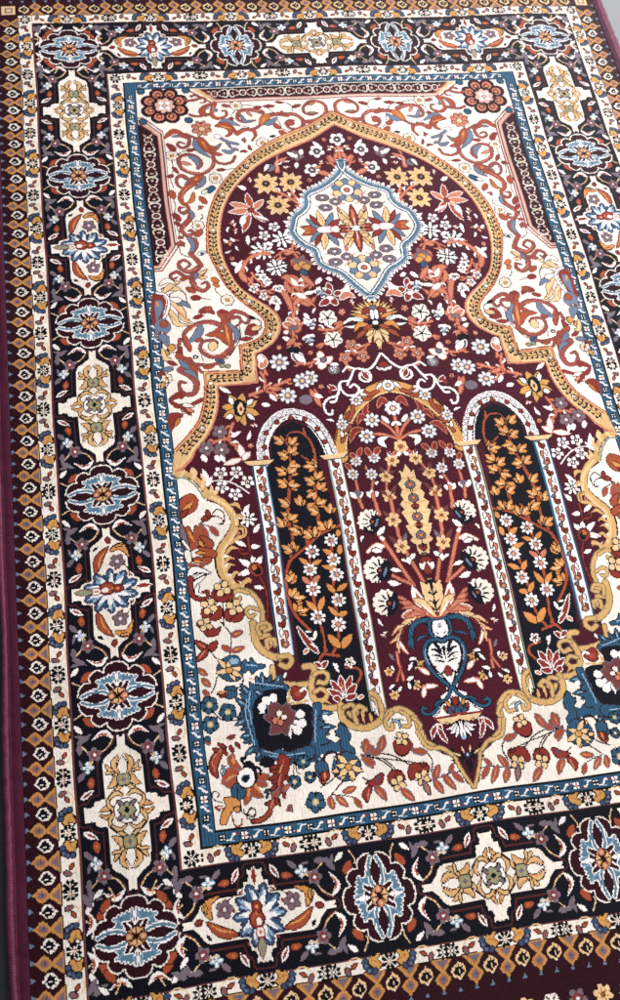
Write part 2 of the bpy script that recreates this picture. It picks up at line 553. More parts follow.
    for k in range(-4, 60):
        y = 7.378 + (k - 42) * .1567
        if .7 < y < 9.05:
            for x in (-2.352, 2.352):
                o = []; flower(o, 'z' if k % 2 else 'Z', np.array([x, y]), .042 if k % 2 else .036); runo(o, [(I2, Z2)])
                runo([('s', 'W', smooth([(x - .03, y + .055), (x - .005, y + .065), (x + .01, y + .09), (x + .035, y + .1)]), np.full(19, .0085)),
                      ('s', 'l', smooth([(x + .0, y + .045), (x + .03, y + .055)]), np.full(7, .005))], [(I2, Z2)])

# ---------------------------------------------------------------- the niche field
def traced(s):
    out = []
    for seg in s.split('|'):
        c, pts = seg.strip().split(None, 1); x, y = [float(v) for v in c.split(':')]
        out += [[x + float(q.split(',')[0]) / 4, y + float(q.split(',')[1]) / 4] for q in pts.split()]
    return inv(np.array(out))
def sym(p):                         # left half (top to bottom) -> closed symmetric outline
    q = p.copy(); q[:, 0] *= -1
    return np.vstack([p, q[::-1]])

ARCH_OUT = traced('155:125 620,0 500,50 400,110 320,180 265,245 228,320 207,400 205,500 | 155:250 215,20 235,60 280,140 340,205 400,250 432,282 437,310 425,340 405,358 365,376 337,383')
ARCH_OUT = np.vstack([[[0, 1.125]], smooth(ARCH_OUT, n=4), traced('155:250 338,400 346,486 | 155:375 195,-9'), smooth(traced('155:375 196,-5 202,60 193,130 172,190 128,248 76,304'), n=4)])
ARCH_IN = traced('155:125 620,62 500,115 415,160 350,215 300,278 268,350 256,430 261,500 | 155:250 280,60 325,140 385,190 450,232 488,270 495,318 472,365 425,402 398,414')
ARCH_IN = np.vstack([[[0, 1.33]], smooth(ARCH_IN, n=4), traced('155:250 402,450 411,530 | 155:375 400,32 255,48'), smooth(traced('155:375 250,52 252,110 240,170 215,230 180,282 160,300 145,336 110,376 85,388'), n=4)])
SCALLOP = smooth(traced('155:375 70,412 110,408 150,428 178,455 200,490 | 155:500 215,8 255,22 288,60 298,105 270,150 240,195 236,245 250,300 290,342 330,368 365,372 400,395 430,430 440,480'
   '| 155:625 385,5 388,50 415,100 465,140 478,160 470,200 490,230 540,248 | 310:625 -10,255 10,292 60,340 125,335 | 310:625 135,345 155,395 215,418 280,398 300,370 330,345 380,342 425,375 440,425 470,475'), n=4)
FINIAL = smooth(traced('310:625 470,478 505,498 | 310:750 525,20 560,32 588,70 618,130 640,150'), n=4)

def leafy(line, step, inset=0., col='k'):
    """little paired leaves along the band between two outlines"""
    d = np.r_[0, np.cumsum(np.hypot(*np.diff(line, axis=0).T))]
    o = []; n = int(d[-1] / step); rng = random.Random(4)
    for k in range(n + 1):
        s = min(d[-1] - 1e-6, max(1e-6, k * step)); i = min(np.searchsorted(d, s) - 1, len(line) - 2)
        f = (s - d[i]) / (d[i + 1] - d[i] + 1e-9); c = line[i] + (line[i + 1] - line[i]) * f
        t = line[i + 1] - line[i]; t = t / (np.hypot(*t) + 1e-9); q = np.array([-t[1], t[0]])
        m = k % 9
        if m == 4:
            flower(o, 'k', c, .034); continue
        for sg in (-1, 1):
            a = c + q * sg * .008; b = c + q * sg * .034 - t * .014; e = b - t * .02 - q * sg * .004
            o.append(('s', col, np.array([a, b, e]), np.array([.006, .012, .0065])))
        o.append(('s', 'n', np.array([c - t * step / 2, c + t * step / 2]), np.array([.005, .005])))
        if m == 0: o.append(('f', 'g', ring(c, .02, .02)))
    return o

def sow(ground, inside, n, r, kinds, seed):
    """small leaves and sprigs in the bare places between the large motifs"""
    rg = random.Random(seed); got = 0
    for _ in range(n * 60):
        if got >= n: break
        x, y = rg.uniform(-2.2, -.05), rg.uniform(*inside)
        a, b, c, d = win(np.array([x - r, y - r]), np.array([x + r, y + r]))
        if not (G[c:d, a:b] == CI[ground]).all(): continue
        o = []; an = rg.uniform(0, 6.28); u = np.array([math.cos(an), math.sin(an)]); v = np.array([-u[1], u[0]]); p = np.array([x, y]); L_ = r * .95
        kd = kinds[got % len(kinds)]
        if kd == 'leaf':
            op_leaf(o, 'W' if ground == 'm' else 'R/h', np.array([p - u * L_, p + v * r * .2, p + u * L_]), r * .7)
        elif kd == 'sprig':
            st = 'p' if ground == 'm' else 'z'
            o.append(('s', st, smooth([p - u * L_, p + v * r * .25, p + u * L_]), np.full(13, .006)))
            for f, sg in ((-.4, 1), (.1, -1), (.55, 1)): op_leaf(o, ('W' if sg > 0 else 'p') if ground == 'm' else ('r/h' if sg > 0 else 'f/h'), np.array([p + u * L_ * f, p + u * L_ * (f + .4) + v * sg * r * .6]), r * .45)
        else:
            flower(o, 'S' if ground == 'm' else 'c', p, r * .8)
        runo(o, BOTH); got += 1

def field_ground():
    inn = sym(np.vstack([ARCH_IN, SCALLOP, FINIAL]))
    out = sym(np.vstack([ARCH_OUT, SCALLOP]))
    fill(G, out, CI['x']); fill(R, out, 7)
    fill(R, inn, 7)
    fill(G, inn, CI['m'])
    for m, t in BOTH:
        for line, c, w in ((ARCH_OUT, 'r', .008), (ARCH_IN, 'p', .014), (ARCH_OUT * [1, 1], 'g', 0)):
            if w: stroke(G, line @ m.T + t, np.full(len(line), w), CI[c])
    # line just inside the outer edge
    o = []
    mid = mid_line(ARCH_OUT, ARCH_IN, .16); o.append(('s', 'r', mid, np.full(len(mid), .006)))
    mid = mid_line(ARCH_OUT, ARCH_IN, .9); o.append(('s', 't', mid, np.full(len(mid), .010)))
    mid = mid_line(ARCH_OUT, ARCH_IN, .5); o += leafy(mid, .058)
    runo(o, BOTH)

def mid_line(a, b, f):
    def rs(p, n=160):
        d = np.r_[0, np.cumsum(np.hypot(*np.diff(p, axis=0).T))]; s = np.linspace(0, d[-1], n)
        return np.c_[np.interp(s, d, p[:, 0]), np.interp(s, d, p[:, 1])]
    A = rs(a)
    B = []                                   # nearest point of b keeps the line even
    bb = rs(b, 900)
    for p in A: B.append(bb[np.argmin(((bb - p) ** 2).sum(1))])
    return A + (np.array(B) - A) * f

SIDE_BANDS = draw('''@155,125
''')
def side_bands():
    yt, yb = 1.29, 3.2
    P = lambda c, pts: runo([('f', c, np.array(pts))], BOTH)
    # side strips: dark, with slanted ends and a striped slip
    P('z', [(-2.28, 1.12), (-2.22, 1.12), (-2.0, 1.36), (-2.0, 2.99), (-2.2, 3.30), (-2.28, 3.30)])
    P('w', [(-2.28, 1.145), (-2.225, 1.145), (-2.012, 1.37), (-2.012, 2.98), (-2.21, 3.28), (-2.28, 3.28)])
    P('h', [(-2.28, 1.16), (-2.23, 1.16), (-2.027, 1.38), (-2.027, 2.97), (-2.218, 3.265), (-2.28, 3.265)])
    P('Y', [(-2.28, 1.175), (-2.235, 1.175), (-2.04, 1.385), (-2.04, 2.965), (-2.222, 3.25), (-2.28, 3.25)])
    P('z', [(-2.28, 1.23), (-2.245, 1.23), (-2.068, 1.42), (-2.068, 2.95), (-2.235, 3.22), (-2.28, 3.22)])
    P('M', [(-2.28, 1.245), (-2.25, 1.245), (-2.078, 1.43), (-2.078, 2.945), (-2.24, 3.21), (-2.28, 3.21)])
    P('M', [(-2.28, 1.27), (-2.255, 1.27), (-2.095, 1.44), (-2.095, 2.935), (-2.245, 3.19), (-2.28, 3.19)])
    # top strip
    P('z', [(.01, .93), (-1.42, .93), (-1.70, .70), (.01, .70)])
    P('w', [(.01, .915), (-1.40, .915), (-1.67, .70), (.01, .70)])
    P('Y', [(.01, .905), (-1.385, .905), (-1.60, .70), (.01, .70)])
    P('z', [(.01, .885), (-1.36, .885), (-1.56, .70), (.01, .70)])
    P('M', [(.01, .872), (-1.33, .872), (-1.52, .70), (.01, .70)])
    P('x', [(-1.55, .70), (-1.36, .88), (-1.39, .9), (-1.62, .70)])
    o = []
    # scrolling vine in the strips
    def curl(c, s, a):
        t = np.linspace(0, 4.6, 16); r = s * (1 - .13 * t)
        return np.c_[c[0] + r * np.cos(t + a), c[1] + r * np.sin(t + a)]
    def motif(x, y, k, M):
        A = lambda pts: np.array(pts) @ M.T + np.array([x, y])
        if k % 2:
            for sg in (-1, 1):
                o.append(('s', 'w', A(smooth([(sg * .075, -.05), (sg * .03, -.062), (sg * .008, -.03), (sg * .012, .03), (sg * .035, .06), (sg * .075, .045)])), np.full(31, .0062)))
                o.append(('f', 'Y', A(ring((sg * .05, .0), .012, .018))))
            o.append(('f', 'x', A(ring((0, -.03), .009, .02)))); o.append(('f', 'e', A(ring((0, .03), .009, .02))))
        else:
            o.append(('f', 'w', A(ring((0, 0), .044, .05)))); o.append(('f', 'M', A(ring((0, 0), .033, .039)))); o.append(('f', 'z', A(ring((0, 0), .016, .02))))
            for sx in (-1, 1):
                for sy in (-1, 1): op_leaf(o, 'Y', A([(sx * .05, sy * .02), (sx * .08, sy * .05)]), .022)
    for k in range(10): motif(-2.187, 1.47 + k * .18, k, RT)
    for k in range(9): motif(-1.36 + k * .17, .787, k, I2)
    runo(o, BOTH)
    # corner rosettes
    c = inv(np.array([[164.5, 107.]]))[0]; o = []
    for k in range(8):
        a = math.pi / 4 * k + math.pi / 8
        o.append(('f', 'M', ring((c[0] + .2 * math.cos(a), c[1] + .2 * math.sin(a)), .095, .095)))
    o.append(('f', 'M', ring(c, .22, .22)))
    for k in range(8):
        a = math.pi / 4 * k + math.pi / 8
        o.append(('f', 'p', ring((c[0] + .19 * math.cos(a), c[1] + .19 * math.sin(a)), .058, .058)))
        o.append(('f', 'M', ring((c[0] + .18 * math.cos(a), c[1] + .18 * math.sin(a)), .038, .038)))
        o.append(('f', 'p', ring((c[0] + .18 * math.cos(a), c[1] + .18 * math.sin(a)), .023, .023)))
    o.append(('f', 'M', ring(c, .145, .145)))
    petals(o, c, 8, .075, .045, .035, 'Y', .2); petals(o, c, 4, .05, .035, .024, 'W', .785); o.append(('f', 'z', ring(c, .03, .03))); o.append(('f', 'w', ring(c, .012, .012)))
    for sx in (-1, 1):
        for sy in (-1, 1):
            o.append(('f', 'i', ring((c[0] + sx * .265, c[1] + sy * .235), .052, .052))); o.append(('f', 'b', ring((c[0] + sx * .265, c[1] + sy * .235), .04, .04)))
    runo(o, BOTH)

SPANDREL = draw('''
@185,85,7.75
L r/h 44 195,155 140,195 145,235 205,238
L f 16 190,168 160,205
T r/h 28 230,150 215,190 212,240 240,265 290,262 325,240 318,210 290,208
L f/h 18 225,185 252,215
S p 5 222,170 222,235 270,258
S z/h 14 40,240 90,252 150,245 190,236
T z/h 18 20,130 70,125 110,112 150,110 155,140 120,146
S z/h 12 45,95 75,85 110,100
L r/h 16 -15,118 25,130
F c 50 395,170
L z/h 26 290,165 350,175
S n 5 440,165 500,168 560,180 620,175
L R/h 24 540,188 595,185
S n 5 390,210 365,240 372,285 420,320 500,340
L R/h 20 345,268 382,270
T z/h 30 600,225 520,205 440,210 408,245 420,285 480,300 545,285
L f/h 26 430,240 470,292 530,285
S p 5 580,215 500,207 430,225
L p/h 18 480,220 520,255
L f/h 42 270,300 330,290 425,328
L r/h 58 245,325 310,318 360,350 400,380
T r/h 36 350,340 352,385 320,405
T r/h 32 405,385 460,358 530,365 548,400 520,440
L O 12 280,325 360,345
S p 5 440,370 510,368 535,400
S z/h 16 450,352 540,350 600,310
L p/h 30 151,345 204,356
L p/h 30 140,355 166,389
L p/h 30 123,357 107,393
L p/h 30 110,348 61,366
L p/h 30 108,334 55,323
L p/h 30 119,324 93,290
L p/h 30 136,322 152,286
L p/h 30 149,331 198,313
E t/h 20,18 130,340
@255,85,7.75
T z/h 26 120,245 200,238 300,240 365,280 370,320 330,352 270,348 238,312 260,285 300,288
S p 5 200,236 300,240 355,280
Q o/h 36,310 45,262 85,236 125,250 98,290 75,322
L O 16 60,300 80,255
L f/h 44 80,315 125,300 172,262
L r/h 32 180,228 260,255
L r/h 14 205,215 220,245
E r/h 22,20 275,308
T z/h 26 375,298 440,290 500,270 548,220 530,162 470,138 410,145 370,190 385,228 430,242 480,230
S p 5 440,285 520,255 540,210 520,165 460,142
L p/h 18 415,165 462,148
L e/h 12 410,225 470,225
L R/h 26 290,182 352,165
S n 5 170,145 240,150 285,180 290,215
L R/h 18 160,145 218,150
L R/h 26 70,180 152,175
S n 5 100,190 140,225
S n 5 170,270 195,320 210,350 290,380
L r/h 36 150,318 192,352
L r/h 38 190,370 245,402
L o/h 36 398,348 452,325
L k 26 115,412 165,405
L f/k 22 260,388 296,375
F c 52 60,460
@155,125,7.75
L r/h 38 80,112 150,60 245,88
L f/h 20 140,102 210,90
T z/h 26 200,92 262,112 262,165 220,188 180,172 190,145 232,155
S z/h 12 240,80 290,100 345,122
L f/h 44 308,125 335,190 435,262
L r/h 64 348,108 390,170 452,240
L O 20 362,130 410,190
L r/h 36 400,160 460,190 518,148
L f/h 14 470,182 512,158
L r/h 30 430,200 480,230 522,236
S z/h 20 455,230 460,290 440,340 380,380 300,382 220,352 188,300 200,255 270,240 340,268 362,310 340,342
S p 4 458,250 452,310 400,365 300,378 225,345
L f/h 42 270,250 322,280 340,332
L p/h 28 205,300 285,318
F c 50 135,250
L R/h 46 100,162 140,195 145,215
S n 5 180,245 220,215 280,205
L R/h 28 250,208 312,200
S n 5 135,290 145,360 130,430 150,490
L R/h 26 145,340 188,385
L R/h 28 108,412 152,400
T z/h 28 252,420 210,400 175,430 190,480 230,500
L f/h 24 330,405 280,435 240,470
L r/h 54 375,398 310,440 255,485
L O 18 340,420 280,465
L f/h 36 392,408 372,460 320,502
F c 52 475,415
S z/h 14 450,250 480,290 540,305 600,290 622,250
L R/h 24 488,352 552,350
S n 5 550,350 620,340
S f/h 18 510,110 570,140 640,155
L f/h 32 525,202 580,218 630,185
S f/h 12 560,150 600,190 640,200
E W/y 22,16 485,97
L p/h 30 386,45 439,56
L p/h 30 375,55 401,89
L p/h 30 358,57 342,93
L p/h 30 345,48 296,66
L p/h 30 343,34 290,23
L p/h 30 354,24 328,-9
L p/h 30 371,22 387,-13
L p/h 30 384,31 433,13
E t/h 20,18 365,40
@150,180,7.75
T r/h 42 350,30 290,70 248,130 258,180 300,210 312,270 290,320
S p 5 330,45 275,90 258,150
L o/h 30 345,105 335,160 295,185
T z/h 24 300,245 270,262 240,250 233,222 268,218
L f/h 28 312,235 335,280 312,325
T z/h 36 305,315 258,360 248,400 290,440 345,470 350,520
T z/h 20 300,432 332,420 325,393 298,400
S p 5 270,360 268,400 310,440
L r/h 48 172,95 196,152
S n 5 190,155 205,200 200,250 210,330 220,400 235,460
L R/h 46 188,268 242,322
L R/h 30 200,330 242,365
L r/h 26 222,455 254,445
F c 50 375,355
S n 5 395,310 415,285 400,265
L r/h 48 398,392 348,442
Q b/n 440,80 490,48 512,70 470,102
L w/n 28 415,104 452,84
L r/h 42 398,138 446,186
L r/h 40 215,505 262,495
@155,240,7.75
L f/h 50 255,-12 302,40 268,102
T z/h 22 310,0 322,50 290,112
T z/h 26 178,36 200,18 222,52
S n 5 180,50 200,110 270,140
S z/h 28 270,110 332,170 342,210 302,260 290,320
T z/h 32 330,220 270,252 208,232 178,190 220,160 268,190 242,222
T z/h 28 302,290 240,292 170,252 118,280 140,308 168,295
S p 5 320,225 260,245 205,222
L r/h 28 198,312 252,300
T z/h 38 288,320 310,372 370,397 412,370 400,332 362,345
S p 5 300,340 330,378 385,385
L f/h 28 322,258 308,312
L g/h 28 335,292 402,228
L t/h 26 345,272 392,238
L t/h 26 350,300 402,292
L r/h 28 328,168 372,212
L W/b 32 332,112 388,94
E b/n 10,9 362,108
L o/h 42 440,302 492,326
L o/h 32 456,345 490,362
S n 5 465,375 470,400 500,430
F c 55 555,470
L r/h 42 248,378 312,412
L R/h 46 285,455 352,455
S n 5 350,455 430,468
@165,305,6.2
T z/h 30 345,132 270,112 180,130 118,180 118,240 152,292
L r/h 30 112,190 140,250 160,292
S p 5 300,122 200,130 135,180
L f/h 48 218,130 200,190 142,242
T r/h 54 370,65 375,130 390,200 412,260 400,295 345,345
L f/h 36 388,118 442,180 432,242
L r/h 48 402,255 330,190 248,195
L O 16 370,130 385,200 400,250
L r/h 28 365,95 318,48
L r/h 22 350,150 300,170
T z/h 26 392,288 350,322 280,327 222,290 228,240 290,224 322,240
S p 5 370,305 290,318 238,280
L z/h 24 188,232 232,215
Q t/h 272,248 305,235 322,265 300,288 276,282
T z/h 28 390,80 418,45 470,52 512,80 502,116 468,105
T z/h 18 410,85 450,78 462,110 430,142
S n 5 455,140 465,200 440,260 395,330 340,355
L R/h 26 468,218 538,208
L R/h 42 498,182 530,140 562,130
L R/h 32 508,182 572,175
L t/h 34 535,152 592,138
S n 5 530,75 580,100 590,140 560,175
L k/n 18 518,75 552,88
L R/h 42 212,50 260,35 302,62
L r/h 32 250,42 282,18
L R/h 26 328,46 382,45
L R/h 24 178,88 232,70
S z/h 14 90,220 85,270 100,310
L R/h 34 78,338 102,268
T r/h 34 85,325 150,360 200,390 232,425
L f/h 42 95,350 140,400 182,452
T r/h 38 150,350 192,420 202,500
S z/h 14 120,350 200,375 280,380 340,365
E b/n 12,9 190,330
E W 6,5 190,330
L b/h 28 318,345 372,365
E e/h 14,12 356,385 392,385
L r/h 22 248,398 302,390
S n 5 225,320 240,355
L R/h 26 22,360 76,380
L f/h 36 0,412 56,400
L t/h 32 -4,444 24,462
@155,250
L t/n 26 60,210 100,240 112,276 150,300
L t/n 26 40,230 72,270 90,300 134,306
L t/n 24 30,160 76,156 120,180
L t/n 22 24,180 70,140 100,130
L w/n 22 20,140 50,124 82,140
L p 8 64,220 104,262 130,290
L p 8 44,250 80,286
L w/n 30 62,185 100,180 126,215
L f/h 20 92,222 118,218 142,236
Q R/h -10,190 20,184 40,205 34,240 20,280 0,300 -12,290
Q f/h 0,215 22,204 32,225 22,258 4,285
L O 12 4,210 16,230
S W/n 9 8,175 40,182 56,210 48,250 30,282
Q f/h 0,300 24,280 48,290 60,312 46,336 20,330 4,345
E r/h 14,14 34,300
L f/h 34 20,350 38,360 50,390
F c 22 70,400
E g/n 14,13 42,420 66,396
L t/n 20 28,402 44,440 66,440
@155,375
T z/h 26 105,-15 150,10 170,40 160,76 128,82 104,62 104,34 126,36
L f/h 20 120,-10 150,-4 174,20
L R/h 14 20,10 40,-8
F c 24 52,20
L g/n 16 40,34 30,60
S n 4 38,0 58,30 40,80
L R/h 24 64,104 106,82 110,100
L R/h 18 66,112 96,130 112,120
T R/h 14 188,104 160,118 130,130 106,130
L w/n 22 118,156 122,128 160,130
L R/h 18 108,130 130,150 148,165
L p/n 16 130,140 156,152
L R/h 34 108,166 72,176 68,226
L o/n 16 100,176 80,212
''', None, .92, .95, .9)
